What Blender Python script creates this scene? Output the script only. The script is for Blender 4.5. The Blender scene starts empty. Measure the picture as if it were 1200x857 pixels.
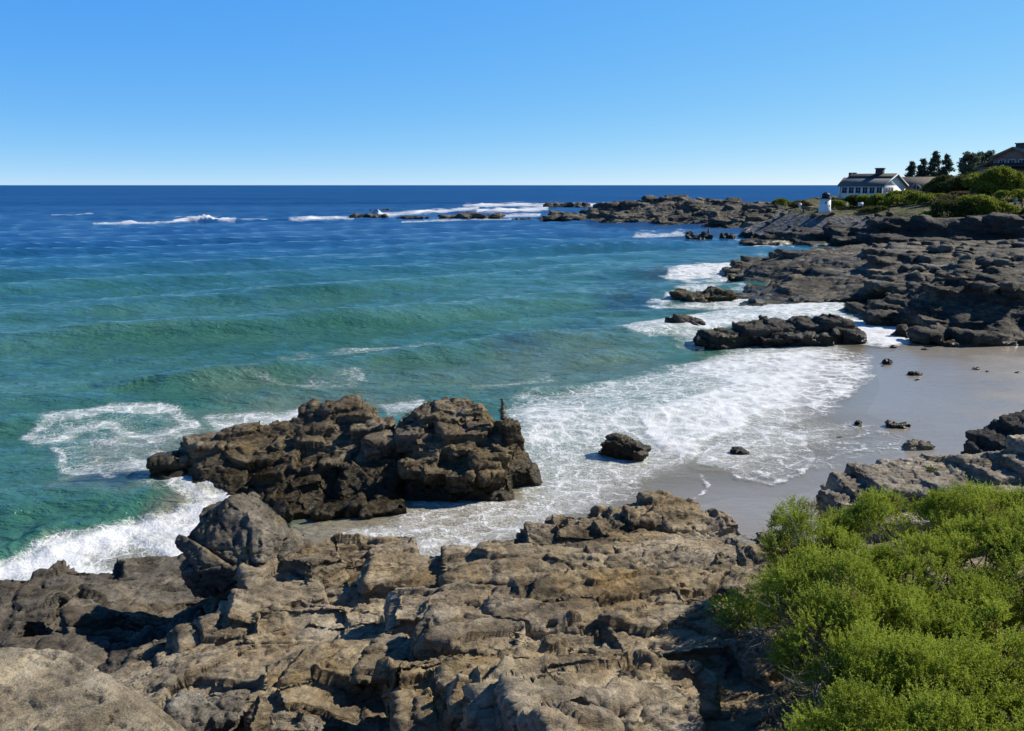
import bpy, bmesh, math, random
import numpy as np
from mathutils import Vector, Matrix, Euler
R = math.radians
SC = bpy.context.scene
COL = SC.collection

# ------------------------------------------------------------------ camera, sky, sun, exposure
CAM_H, PITCH, FPX = 9.0, R(12.55), 950.0
cam_d = bpy.data.cameras.new('camera')
cam = bpy.data.objects.new('camera', cam_d); COL.objects.link(cam)
cam.location = (0, 0, CAM_H)
cam.rotation_euler = (R(90) - PITCH, 0, 0)
cam_d.sensor_width = 36.0; cam_d.lens = 36.0 * FPX / 1200.0
cam_d.clip_start = 0.1; cam_d.clip_end = 60000
SC.camera = cam

SUN_AZ, SUN_EL = R(70), R(37)          # azimuth measured from +Y (view) towards +X (right)
world = bpy.data.worlds.new('World'); SC.world = world
world.use_nodes = True
wn = world.node_tree; wn.nodes.clear()
w_out = wn.nodes.new('ShaderNodeOutputWorld'); w_bg = wn.nodes.new('ShaderNodeBackground')
w_sky = wn.nodes.new('ShaderNodeTexSky'); w_sky.sky_type = 'NISHITA'
w_sky.sun_disc = False; w_sky.sun_elevation = SUN_EL; w_sky.sun_rotation = SUN_AZ
w_sky.air_density = 1.0; w_sky.dust_density = 0.0; w_sky.ozone_density = 4.0
w_geo = wn.nodes.new('ShaderNodeTexCoord')
w_map = wn.nodes.new('ShaderNodeMapping'); w_map.vector_type = 'POINT'
w_map.inputs['Scale'].default_value = (1, 1, 2.2); w_map.inputs['Location'].default_value = (0, 0, 0.09)
w_nrm = wn.nodes.new('ShaderNodeVectorMath'); w_nrm.operation = 'NORMALIZE'
L = wn.links.new
L(w_geo.outputs['Generated'], w_map.inputs['Vector']); L(w_map.outputs[0], w_nrm.inputs[0]); L(w_nrm.outputs[0], w_sky.inputs['Vector'])
w_sep = wn.nodes.new('ShaderNodeSeparateColor'); w_com = wn.nodes.new('ShaderNodeCombineColor'); L(w_sky.outputs[0], w_sep.inputs[0])
for k, (ref, gam, amt) in enumerate([(3.67, 1.36, 4.9), (5.47, 0.68, 6.7), (6.69, 0.12, 8.2)]):   # deep clear-air blue
    m0 = wn.nodes.new('ShaderNodeMath'); m0.operation = 'DIVIDE'; L(w_sep.outputs[k], m0.inputs[0]); m0.inputs[1].default_value = ref
    m1 = wn.nodes.new('ShaderNodeMath'); m1.operation = 'POWER'; L(m0.outputs[0], m1.inputs[0]); m1.inputs[1].default_value = gam
    m2 = wn.nodes.new('ShaderNodeMath'); m2.operation = 'MULTIPLY'; L(m1.outputs[0], m2.inputs[0]); m2.inputs[1].default_value = amt
    L(m2.outputs[0], w_com.inputs[k])
w_z = wn.nodes.new('ShaderNodeSeparateXYZ'); L(w_geo.outputs['Generated'], w_z.inputs[0])
w_fall = wn.nodes.new('ShaderNodeMapRange'); L(w_z.outputs[2], w_fall.inputs[0])           # darker towards the zenith
for i_, v_ in ((1, 0.21), (2, 0.6), (3, 1.0), (4, 0.32)): w_fall.inputs[i_].default_value = v_
w_mul = wn.nodes.new('ShaderNodeVectorMath'); w_mul.operation = 'SCALE'; L(w_com.outputs[0], w_mul.inputs[0]); L(w_fall.outputs[0], w_mul.inputs['Scale'])
L(w_mul.outputs[0], w_bg.inputs['Color']); L(w_bg.outputs[0], w_out.inputs['Surface'])
w_bg.inputs['Strength'].default_value = 0.10

sun_d = bpy.data.lights.new('sun', 'SUN'); sun_d.energy = 5.0; sun_d.angle = R(0.5); sun_d.color = (1, 0.93, 0.80)
sun = bpy.data.objects.new('sun', sun_d); COL.objects.link(sun)
SUN_DIR = Vector((math.sin(SUN_AZ) * math.cos(SUN_EL), math.cos(SUN_AZ) * math.cos(SUN_EL), math.sin(SUN_EL)))
sun.rotation_euler = SUN_DIR.to_track_quat('Z', 'Y').to_euler(); sun.location = (40, 20, 60)
vs = SC.view_settings
SC.display_settings.display_device = 'sRGB'
vs.view_transform = 'Standard'; vs.look = 'None'; vs.exposure = 0.25; vs.gamma = 1.0; vs.use_curve_mapping = False
SC.cycles.max_bounces = 6; SC.cycles.diffuse_bounces = 2; SC.cycles.glossy_bounces = 3
SC.cycles.transparent_max_bounces = 8; SC.cycles.caustics_reflective = False; SC.cycles.caustics_refractive = False

# ------------------------------------------------------------------ photo point -> world point
cp, sp_ = math.cos(PITCH), math.sin(PITCH)
def ray(px, py):
    u = (px - 600.0) / FPX; v = -(py - 428.5) / FPX
    return Vector((u, cp + v * sp_, -sp_ + v * cp))
def at(px, py, Y):                       # the point on that sight line at forward distance Y
    d = ray(px, py); t = Y / d.y
    return Vector((d.x * t, Y, CAM_H + d.z * t))
def onz(px, py, z=0.0):                  # the point on that sight line at height z
    d = ray(px, py); t = (z - CAM_H) / d.z
    return Vector((d.x * t, d.y * t, z))
def ground_uv(X, Y, z=0.0):              # inverse of onz for arrays: a fixed chart of the plane
    f = Y * cp - (z - CAM_H) * sp_; h = Y * sp_ + (z - CAM_H) * cp
    return 600.0 + FPX * X / f, 428.5 - FPX * h / f

# ------------------------------------------------------------------ numpy noise
def _hash(ix, iy, iz, s=0):
    h = (ix.astype(np.uint32) * np.uint32(374761393) + iy.astype(np.uint32) * np.uint32(668265263)
         + iz.astype(np.uint32) * np.uint32(2147483647 - 58) + np.uint32((s * 974634777 + 12345) & 0xffffffff))
    h = (h ^ (h >> np.uint32(13))) * np.uint32(1274126177)
    h = (h ^ (h >> np.uint32(16))) * np.uint32(2246822519)
    return h ^ (h >> np.uint32(13))
def hash01(ix, iy, iz, s=0):
    return (_hash(ix, iy, iz, s) & np.uint32(0xffffff)).astype(np.float32) / 16777215.0
_G = np.array([[1,1,0],[-1,1,0],[1,-1,0],[-1,-1,0],[1,0,1],[-1,0,1],[1,0,-1],[-1,0,-1],[0,1,1],[0,-1,1],[0,1,-1],[0,-1,-1],[1,1,0],[-1,1,0],[0,-1,1],[0,-1,-1]], np.float32)
def perlin(P, s=0):
    P = np.asarray(P, np.float32); i = np.floor(P).astype(np.int32); f = P - i
    w = f * f * f * (f * (f * 6 - 15) + 10)
    out = 0
    for dx in (0, 1):
        for dy in (0, 1):
            for dz in (0, 1):
                g = _G[_hash(i[:, 0] + dx, i[:, 1] + dy, i[:, 2] + dz, s) & np.uint32(15)]
                d = g[:, 0] * (f[:, 0] - dx) + g[:, 1] * (f[:, 1] - dy) + g[:, 2] * (f[:, 2] - dz)
                wt = (w[:, 0] if dx else 1 - w[:, 0]) * (w[:, 1] if dy else 1 - w[:, 1]) * (w[:, 2] if dz else 1 - w[:, 2])
                out = out + d * wt
    return out
def fbm(P, octs=4, s=0, gain=0.5, lac=2.03, ridged=False):
    P = np.asarray(P, np.float32); a, o, n = 1.0, 0, 0
    for k in range(octs):
        v = perlin(P, s + k)
        if ridged: v = 0.5 - np.abs(v) * 1.6
        o = o + a * v; n += a; a *= gain; P = P * lac + 17.3
    return o / n
def cells(P, s=0, jit=0.9):              # cellular: F1, F2, offset to centre, random triple of the cell
    P = np.asarray(P, np.float32); i = np.floor(P).astype(np.int32)
    n = len(P); F1 = np.full(n, 9e9, np.float32); F2 = F1.copy()
    off = np.zeros((n, 3), np.float32); cid = np.zeros((n, 3), np.int32)
    for dx in (-1, 0, 1):
        for dy in (-1, 0, 1):
            for dz in (-1, 0, 1):
                jx, jy, jz = i[:, 0] + dx, i[:, 1] + dy, i[:, 2] + dz
                c = np.stack([jx + 0.5 + jit * (hash01(jx, jy, jz, s) - .5), jy + 0.5 + jit * (hash01(jx, jy, jz, s + 1) - .5),
                              jz + 0.5 + jit * (hash01(jx, jy, jz, s + 2) - .5)], 1)
                v = P - c; d = np.sqrt((v * v).sum(1))
                m = d < F1
                F2 = np.where(m, F1, np.minimum(F2, d)); F1 = np.where(m, d, F1)
                off[m] = v[m]; cid[m, 0] = jx[m]; cid[m, 1] = jy[m]; cid[m, 2] = jz[m]
    rnd = np.stack([hash01(cid[:, 0], cid[:, 1], cid[:, 2], s + 7 + k) for k in range(4)], 1)
    return F1, F2, off, rnd
def smooth(a, b, x):
    t = np.clip((x - a) / (b - a), 0, 1); return t * t * (3 - 2 * t)

# ------------------------------------------------------------------ mesh / object helpers
def raw_mesh(name, V, F):
    me = bpy.data.meshes.new(name)
    V = np.ascontiguousarray(V, np.float32)
    me.vertices.add(len(V)); me.vertices.foreach_set('co', V.ravel())
    if isinstance(F, np.ndarray):
        k = F.shape[1]
        me.loops.add(F.size); me.loops.foreach_set('vertex_index', np.ascontiguousarray(F, np.int32).ravel())
        me.polygons.add(len(F)); me.polygons.foreach_set('loop_start', np.arange(0, F.size, k, dtype=np.int32))
        me.update(calc_edges=True); me.validate()
    else:
        me.from_pydata([], [], []) if False else None
        ls = np.cumsum([0] + [len(f) for f in F])[:-1].astype(np.int32)
        fl = np.fromiter((i for f in F for i in f), np.int32)
        me.loops.add(len(fl)); me.loops.foreach_set('vertex_index', fl)
        me.polygons.add(len(F)); me.polygons.foreach_set('loop_start', ls)
        me.update(calc_edges=True); me.validate()
    return me
def smooth_shade(me, on=True):
    me.polygons.foreach_set('use_smooth', np.full(len(me.polygons), on)); me.update()
def link(name, me, mat=None, parent=None):
    o = bpy.data.objects.new(name, me); COL.objects.link(o)
    if mat is not None:
        for m in (mat if isinstance(mat, (list, tuple)) else [mat]): me.materials.append(m)
    if parent is not None: o.parent = parent
    return o
def tag(o, label=None, cat=None, group=None, kind=None):
    if label: o['label'] = label
    if cat: o['category'] = cat
    if group: o['group'] = group
    if kind: o['kind'] = kind
    return o
def empty(name, loc, label, cat, group=None, rz=0.0):
    o = bpy.data.objects.new(name, None); COL.objects.link(o); o.location = loc; o.rotation_euler = (0, 0, rz)
    o.empty_display_size = 0.2
    return tag(o, label, cat, group)

class MB:                                # collects simple solids into one mesh
    def __init__(s): s.V = []; s.F = []
    def add(s, V, F):
        n = len(s.V); s.V += [tuple(v) for v in V]; s.F += [tuple(i + n for i in f) for f in F]; return s
    def box(s, x0, x1, y0, y1, z0, z1):
        return s.add([(x0,y0,z0),(x1,y0,z0),(x1,y1,z0),(x0,y1,z0),(x0,y0,z1),(x1,y0,z1),(x1,y1,z1),(x0,y1,z1)],
                     [(0,3,2,1),(4,5,6,7),(0,1,5,4),(1,2,6,5),(2,3,7,6),(3,0,4,7)])
    def prism(s, poly, y0, y1):          # polygon in x-z, counter-clockwise seen from -y, pulled along y
        n = len(poly); V = [(x, y0, z) for x, z in poly] + [(x, y1, z) for x, z in poly]
        return s.add(V, [tuple(range(n)), tuple(range(2 * n - 1, n - 1, -1))] + [(i, i + n, (i + 1) % n + n, (i + 1) % n) for i in range(n)])
    def prismx(s, poly, x0, x1):         # polygon in y-z pulled along x
        n = len(poly); V = [(x0, y, z) for y, z in poly] + [(x1, y, z) for y, z in poly]
        return s.add(V, [tuple(range(n - 1, -1, -1)), tuple(range(n, 2 * n))] + [(i, (i + 1) % n, (i + 1) % n + n, i + n) for i in range(n)])
    def lathe(s, prof, n=24, c=(0, 0, 0)):
        V = []; F = []
        for r, z in prof:
            for k in range(n):
                a = 2 * math.pi * k / n; V.append((c[0] + r * math.cos(a), c[1] + r * math.sin(a), c[2] + z))
        for j in range(len(prof) - 1):
            for k in range(n): F.append((j*n+k, j*n+(k+1) % n, (j+1)*n+(k+1) % n, (j+1)*n+k))
        F.append(tuple(range(n - 1, -1, -1))); F.append(tuple((len(prof)-1)*n + k for k in range(n)))
        return s.add(V, F)
    def tube(s, pts, radii, n=6):
        pts = [Vector(p) for p in pts]; V = []; F = []
        for i, p in enumerate(pts):
            t = (pts[min(i + 1, len(pts) - 1)] - pts[max(i - 1, 0)]).normalized()
            a = t.orthogonal().normalized(); b = t.cross(a)
            for k in range(n):
                an = 2 * math.pi * k / n; V.append(p + radii[i] * (math.cos(an) * a + math.sin(an) * b))
        for j in range(len(pts) - 1):
            for k in range(n): F.append((j*n+k, j*n+(k+1) % n, (j+1)*n+(k+1) % n, (j+1)*n+k))
        F.append(tuple(range(n - 1, -1, -1))); F.append(tuple((len(pts)-1)*n + k for k in range(n)))
        return s.add(V, F)
    def build(s, name, mat, parent=None, sm=False):
        me = raw_mesh(name, np.array([tuple(v) for v in s.V]), s.F)
        if sm: smooth_shade(me)
        return link(name, me, mat, parent)

# ------------------------------------------------------------------ node helpers
class NT:
    def __init__(s, name):
        s.m = bpy.data.materials.new(name); s.m.use_nodes = True
        s.t = s.m.node_tree; s.t.nodes.clear()
    def n(s, typ, ins=None, out=0, **attrs):
        nd = s.t.nodes.new('ShaderNode' + typ)
        for k, v in attrs.items(): setattr(nd, k, v)
        for k, v in (ins or {}).items():
            if isinstance(v, bpy.types.NodeSocket): s.t.links.new(v, nd.inputs[k])
            else: nd.inputs[k].default_value = v
        return nd.outputs[out]
    def math(s, op, a, b=0.0, clamp=False):
        return s.n('Math', {0: a, 1: b}, operation=op, use_clamp=clamp)
    def mix(s, f, a, b, blend='MIX'):
        c = lambda v: v if isinstance(v, bpy.types.NodeSocket) else (*v[:3], 1)
        return s.n('Mix', {0: f, 6: c(a), 7: c(b)}, out=2, data_type='RGBA', blend_type=blend)
    def ramp(s, f, stops, interp='LINEAR'):
        nd = s.t.nodes.new('ShaderNodeValToRGB'); s.t.links.new(f, nd.inputs[0]); e = nd.color_ramp.elements
        nd.color_ramp.interpolation = interp
        while len(e) < len(stops): e.new(0.5)
        for k, (p, c) in enumerate(stops):
            e[k].position = p; e[k].color = (*c[:3], 1) if isinstance(c, (tuple, list)) else (c, c, c, 1)
        return nd.outputs[0]
    def noise(s, vec, scale, detail=4, rough=0.55, dist=0.0, out=0):
        return s.n('TexNoise', {'Vector': vec, 'Scale': scale, 'Detail': detail, 'Roughness': rough, 'Distortion': dist}, out=out)
    def range(s, v, a, b, c=0.0, d=1.0, sm=False):
        return s.n('MapRange', {0: v, 1: a, 2: b, 3: c, 4: d}, interpolation_type='SMOOTHSTEP' if sm else 'LINEAR')
    def pos(s): return s.n('NewGeometry')
    def mapping(s, v, rot=(0,0,0), sc=(1,1,1), loc=(0,0,0)):
        return s.n('Mapping', {'Vector': v, 'Rotation': rot, 'Scale': sc, 'Location': loc})
    def bump(s, h, dist, strength=1.0, normal=None):
        d = {'Height': h, 'Distance': dist, 'Strength': strength}
        if normal is not None: d['Normal'] = normal
        return s.n('Bump', d)
    def done(s, shader):
        o = s.t.nodes.new('ShaderNodeOutputMaterial'); s.t.links.new(shader, o.inputs[0]); return s.m
    def principled(s, col, rough, normal=None, spec=0.5, **kw):
        d = {'Base Color': col if isinstance(col, bpy.types.NodeSocket) else (*col[:3], 1), 'Roughness': rough, 'Specular IOR Level': spec}
        if normal is not None: d['Normal'] = normal
        d.update(kw); return s.n('BsdfPrincipled', d)

def rock_mat(name, cols, tide=None, weed=(0.028, 0.022, 0.009), rot=(0.35, 0.25, 0.2), scale=1.0, bump=1.0, lichen=None, wet_rough=0.3):
    """cols: dark, mid, light, stain."""
    t = NT(name); P = t.pos()
    q = t.mapping(P, rot=rot, sc=(scale, scale, scale * 2.6))
    big = t.noise(q, 0.55, 5, 0.6); med = t.noise(q, 3.0, 8, 0.68); fine = t.noise(P, 22 * scale, 6, 0.7)
    mixv = t.math('ADD', t.math('MULTIPLY', big, 0.55), t.math('MULTIPLY', med, 0.45))
    c = t.ramp(mixv, [(0.36, cols[0]), (0.47, cols[1]), (0.60, cols[2])])
    st = t.range(t.noise(q, 1.3, 6, 0.65, 0.6), 0.52, 0.64, sm=True)
    c = t.mix(t.math('MULTIPLY', st, 0.75), c, cols[3])
    c = t.mix(0.55, c, t.ramp(fine, [(0.3, 0.25), (0.7, 1.0)]), 'SOFT_LIGHT')
    c = t.mix(0.35, c, t.ramp(t.noise(P, 90 * scale, 3, 0.6), [(0.35, 0.2), (0.65, 1.0)]), 'SOFT_LIGHT')
    band = t.noise(t.mapping(P, rot=rot, sc=(scale * .7, scale * .7, scale * 9)), 1.1, 5, 0.6, 0.25)
    c = t.mix(0.55, c, t.ramp(band, [(0.36, 0.12), (0.5, 0.5), (0.62, 0.85)]), 'SOFT_LIGHT')
    zone = t.noise(P, 0.45 * scale, 4, 0.6)
    c = t.n('HueSaturation', {'Color': c, 'Saturation': t.range(zone, .38, .62, .74, 1.10), 'Value': t.range(t.noise(P, 0.8 * scale, 5, .65), .36, .64, .76, 1.2)})
    if lichen:
        lm = t.range(t.noise(P, 2.1 * scale, 7, 0.72, 0.4), 0.60, 0.66, sm=True)
        c = t.mix(t.math('MULTIPLY', lm, 0.6), c, lichen)
    rough = t.range(med, 0.3, 0.7, 0.75, 0.95)
    if tide is not None:
        z = t.n('SeparateXYZ', {0: P}, out=2)
        zz = t.math('ADD', z, t.math('MULTIPLY', t.math('SUBTRACT', t.noise(P, 0.9 * scale, 5, 0.65), 0.5), tide * 2.2))
        w = t.range(zz, tide * 0.55, tide * 1.15, 1.0, 0.0, sm=True)
        wc = t.mix(t.range(t.noise(P, 7 * scale, 5, 0.7), 0.42, 0.6), weed, (weed[0] * 2.2, weed[1] * 2.1, weed[2] * 1.6))
        c = t.mix(w, c, wc); rough = t.n('Mix', {0: w, 2: rough, 3: wet_rough})
    wq = t.n('VectorMath', {0: q, 1: t.n('VectorMath', {0: t.noise(q, 1.4, 3, 0.6, out=1), 'Scale': 0.12}, operation='SCALE')}, operation='ADD')
    def facet(sc):
        v = t.t.nodes.new('ShaderNodeTexVoronoi'); v.inputs['Scale'].default_value = sc; t.t.links.new(wq, v.inputs['Vector'])
        o = t.n('VectorMath', {0: wq, 1: v.outputs['Position']}, operation='SUBTRACT')
        r = t.n('VectorMath', {0: v.outputs['Color'], 1: (.5, .5, .5)}, operation='SUBTRACT')
        dt = t.n('VectorMath', {0: o, 1: r}, operation='DOT_PRODUCT', out=1)
        sx = t.n('SeparateColor', {0: v.outputs['Color']})
        return t.math('ADD', t.math('MULTIPLY', dt, sc * 1.3), t.math('MULTIPLY', sx, 0.35))
    fa, fb = facet(2.3), facet(8.0)
    lay = t.noise(t.mapping(P, rot=rot, sc=(scale * 1.2, scale * 1.2, scale * 14)), 1.2, 6, 0.65, 0.3)
    n0 = t.bump(fa, 0.085 / scale * bump, 1.0)
    h = t.math('ADD', t.math('MULTIPLY', med, 0.4), t.math('MULTIPLY', lay, 0.85))
    n1 = t.bump(h, 0.075 / scale * bump, 1.0, n0)
    n1 = t.bump(fb, 0.028 / scale * bump, 1.0, n1)
    n2 = t.bump(t.math('ADD', fine, t.math('MULTIPLY', t.noise(P, 70 * scale, 5, 0.7), 0.5)), 0.020 / scale * bump, 1.0, n1)
    return t.done(t.principled(c, rough, n2, 0.35))

TAN = [(0.06, 0.047, 0.030), (0.195, 0.147, 0.086), (0.33, 0.258, 0.158), (0.26, 0.175, 0.08)]
GREYB = [(0.06, 0.054, 0.045), (0.155, 0.134, 0.102), (0.26, 0.225, 0.172), (0.22, 0.16, 0.09)]
DARK = [(0.02, 0.019, 0.017), (0.05, 0.045, 0.038), (0.11, 0.098, 0.08), (0.10, 0.075, 0.045)]
LEDGE = [(0.024, 0.022, 0.019), (0.062, 0.056, 0.046), (0.15, 0.134, 0.105), (0.19, 0.14, 0.078)]
M_tan = rock_mat('tan_ledge_rock', TAN, lichen=(0.30, 0.27, 0.2))
M_grey = rock_mat('grey_brown_rock', GREYB)
M_bank = rock_mat('dark_bank_rock', [(0.022, 0.02, 0.018), (0.062, 0.053, 0.041), (0.135, 0.114, 0.085), (0.13, 0.092, 0.05)], rot=(0.2, 0.6, 0.1))
M_slab = rock_mat('pale_slab_rock', [(0.085, 0.073, 0.055), (0.225, 0.187, 0.132), (0.35, 0.29, 0.205), (0.16, 0.125, 0.08)], rot=(0.4, 0.3, -0.35), bump=1.1)
M_isle = rock_mat('tidal_brown_rock', [(0.03, 0.023, 0.014), (0.105, 0.077, 0.042), (0.21, 0.158, 0.09), (0.15, 0.10, 0.042)], tide=1.05, weed=(0.024, 0.0165, 0.0055))
M_far = rock_mat('weathered_shore_rock', LEDGE, tide=0.5, scale=0.35, bump=1.0, lichen=(0.25, 0.215, 0.15))
M_dark = rock_mat('wet_black_rock', DARK, tide=0.6, weed=(0.016, 0.014, 0.009), scale=0.6)
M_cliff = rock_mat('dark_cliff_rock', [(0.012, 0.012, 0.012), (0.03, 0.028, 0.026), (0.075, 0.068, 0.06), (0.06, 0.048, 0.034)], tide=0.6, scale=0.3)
M_point = rock_mat('point_rock', [(0.03, 0.028, 0.025), (0.075, 0.067, 0.055), (0.16, 0.14, 0.108), (0.18, 0.145, 0.095)], tide=0.5, scale=0.35)

# ------------------------------------------------------------------ solids for rocks
def chunk(c, size, rot=(0, 0, 0), seed=0, n=16, boxy=4.0, jit=0.16):
    """angular convex block about c; size = half extents"""
    rg = np.random.RandomState(seed)
    d = rg.normal(size=(n * 3, 3)); d /= np.linalg.norm(d, axis=1)[:, None]
    keep = [d[0]]
    for v in d[1:]:
        if len(keep) >= n: break
        if min(np.linalg.norm(v - k) for k in keep) > 0.45: keep.append(v)
    d = np.array(keep)
    p = d / ((np.abs(d) ** boxy).sum(1) ** (1 / boxy))[:, None] * (1 - jit * rg.rand(len(d)))[:, None]
    p = p * np.array(size)
    p = p @ np.array(Euler(rot).to_matrix()).T + np.array(c)
    bm = bmesh.new()
    vs_ = [bm.verts.new(v) for v in p]
    bmesh.ops.convex_hull(bm, input=vs_)
    for v in [v for v in bm.verts if not v.link_faces]: bm.verts.remove(v)
    bm.normal_update(); bm.verts.index_update()
    V = np.array([v.co for v in bm.verts]); F = [tuple(v.index for v in f.verts) for f in bm.faces]
    bm.free(); return V, F
def slab(c, size, rot=(0, 0, 0), seed=0, cut=.3, jit=.14, **kw):
    """jointed block: a box with broken corners; size = half extents"""
    rg = np.random.RandomState(seed + 7); p = []
    for sx in (-1, 1):
        for sy in (-1, 1):
            for sz in (-1, 1):
                b = np.array([sx, sy, sz]) * (1 - jit * rg.rand(3))
                for a in range(3):
                    q = b.copy(); q[a] *= 1 - cut * rg.rand() ** 1.5 * (2.2 if sz > 0 else 1); p.append(q)
    p = np.array(p) * np.array(size) @ np.array(Euler(rot).to_matrix()).T + np.array(c)
    bm = bmesh.new()
    for v in p: bm.verts.new(v)
    bmesh.ops.convex_hull(bm, input=bm.verts[:])
    for v in [v for v in bm.verts if not v.link_faces]: bm.verts.remove(v)
    bm.normal_update(); bm.verts.index_update()
    V = np.array([v.co for v in bm.verts]); F = [tuple(v.index for v in f.verts) for f in bm.faces]
    bm.free(); return V, F
def rbf(ctrl, smoothing=0.02):
    C = np.array([(p[0], p[1]) for p in ctrl], float); z = np.array([p[2] for p in ctrl], float)
    D = np.sqrt(((C[:, None] - C[None]) ** 2).sum(2))
    n = len(C); A = np.zeros((n + 3, n + 3)); A[:n, :n] = D - np.eye(n) * smoothing
    A[:n, n] = 1; A[:n, n+1:] = C; A[n, :n] = 1; A[n+1:, :n] = C.T
    w = np.linalg.solve(A, np.concatenate([z, [0, 0, 0]]))
    def f(X, Y):
        X = np.asarray(X, float); Y = np.asarray(Y, float); sh = X.shape; X = X.ravel(); Y = Y.ravel()
        out = w[n] + w[n+1] * X + w[n+2] * Y
        for k in range(n): out = out + w[k] * np.sqrt((X - C[k, 0]) ** 2 + (Y - C[k, 1]) ** 2)
        return out.reshape(sh)
    return f
def hf_solid(f, x0, x1, y0, y1, step, zb):
    nx = int((x1 - x0) / step) + 1; ny = int((y1 - y0) / step) + 1
    X, Y = np.meshgrid(np.linspace(x0, x1, nx), np.linspace(y0, y1, ny))
    Z = np.maximum(f(X, Y), zb + 0.02)
    V = np.concatenate([np.stack([X, Y, Z], 2).reshape(-1, 3), np.stack([X, Y, np.full_like(X, zb)], 2).reshape(-1, 3)])
    n = nx * ny; I = np.arange(n).reshape(ny, nx)
    a, b, c, d = I[:-1, :-1].ravel(), I[:-1, 1:].ravel(), I[1:, 1:].ravel(), I[1:, :-1].ravel()
    F = [*map(tuple, np.stack([a, b, c, d], 1))] + [*map(tuple, np.stack([a + n, d + n, c + n, b + n], 1))]
    for e in (I[0, ::-1], I[:, 0], I[-1, :], I[::-1, -1]):
        for p, q in zip(e[:-1], e[1:]): F.append((q, p, p + n, q + n)) if False else F.append((p, q, q + n, p + n))
    return V, F
def frame_of(rot): return np.array(Euler(rot).to_matrix(), np.float32)

def rock_disp(P, s, k, rot):
    """displacement along the normal; s = size unit in metres, k = dict of amplitudes (in units of s)"""
    Q = (P @ frame_of(rot)) / s
    W = np.stack([fbm(Q * 0.9, 3, 11), fbm(Q * 0.9, 3, 23), fbm(Q * 0.9, 3, 37)], 1)
    d = k.get('big', .3) * fbm(Q * 0.55, 3, 3)
    an = np.array(k.get('an', (0.5, 0.85, 1.7)), np.float32)
    cm = smooth(-.15, .25, fbm(Q * 0.8 + 50, 2, 29))          # joints open only here and there
    A = (Q + k.get('warp', .07) * W) * an
    F1, F2, off, r = cells(A, 5)
    e = F2 - F1
    d += k.get('blk', .2) * ((r[:, 0] - .5) + 1.5 * (off * (r[:, 1:4] - .5)).sum(1)) - k.get('crk', .1) * np.exp(-(e / .02) ** 2) * cm
    A2 = (Q + k.get('warp', .07) * W) * an * np.array([3.4, 3.2, 3.6], np.float32)
    F1, F2, off, r = cells(A2, 55)
    e = F2 - F1
    d += k.get('blk2', .08) * ((r[:, 0] - .5) + 1.6 * (off * (r[:, 1:4] - .5)).sum(1)) * (.35 + .65 * (1 - cm)) - k.get('crk2', .03) * np.exp(-(e / .05) ** 2) * cm
    A3 = (Q + .05 * W) * an * np.array([9, 9, 11], np.float32)
    if k.get('blk3', .03):
        F1, F2, off, r = cells(A3, 155)
        d += k.get('blk3', .03) * ((r[:, 0] - .5) + 1.6 * (off * (r[:, 1:4] - .5)).sum(1))
    l = Q[:, 2] * k.get('lay_f', 4.5) + .5 * W[:, 0]
    fl = np.floor(l).astype(np.int32); fr = l - fl
    hl = hash01(fl, fl * 0, fl * 0, 91) - .5; hn = hash01(fl + 1, fl * 0, fl * 0, 91) - .5
    d += k.get('lay', .08) * (hl + (hn - hl) * smooth(.9, 1, fr))
    d += k.get('rid', .08) * fbm(Q * np.array([1.5, 1.7, 6.0], np.float32), 5, 61, .58, ridged=True)
    d += k.get('fin', .05) * fbm(Q * 7, 4, 71, .6)
    return d * s

def rock(name, solids, voxel, mat, s, k, rot, label, cat, group=None, origin=None, extra=None, smooth_it=0, parent=None):
    V = np.concatenate([v for v, f in solids]); F = []; n = 0
    for v, f in solids:
        F += [tuple(i + n for i in q) for q in f]; n += len(v)
    me = raw_mesh('tmp', V, F)
    tmp = bpy.data.objects.new('tmp', me); COL.objects.link(tmp)
    m = tmp.modifiers.new('r', 'REMESH'); m.mode = 'VOXEL'; m.voxel_size = voxel
    if smooth_it:
        m = tmp.modifiers.new('s', 'SMOOTH'); m.factor = 0.5; m.iterations = smooth_it
    dg = bpy.context.evaluated_depsgraph_get()
    out = bpy.data.meshes.new_from_object(tmp.evaluated_get(dg))
    bpy.data.objects.remove(tmp); bpy.data.meshes.remove(me)
    nv = len(out.vertices); P = np.empty(nv * 3, np.float32); out.vertices.foreach_get('co', P); P = P.reshape(-1, 3)
    N = np.empty(nv * 3, np.float32); out.vertices.foreach_get('normal', N); N = N.reshape(-1, 3)
    P2 = P + N * rock_disp(P, s, k, rot)[:, None]
    if extra is not None: P2 = extra(P2)
    o0 = np.array(origin if origin is not None else P2.mean(0) * np.array([1, 1, 0]) + np.array([0, 0, P2[:, 2].min()]), np.float32)
    out.vertices.foreach_set('co', (P2 - o0).ravel()); out.update()
    smooth_shade(out); out.name = name; out.materials.clear()
    o = link(name, out, mat, parent); o.location = [float(c) for c in o0]
    print('ROCK', name, nv)
    return tag(o, label, cat, group)

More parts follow.
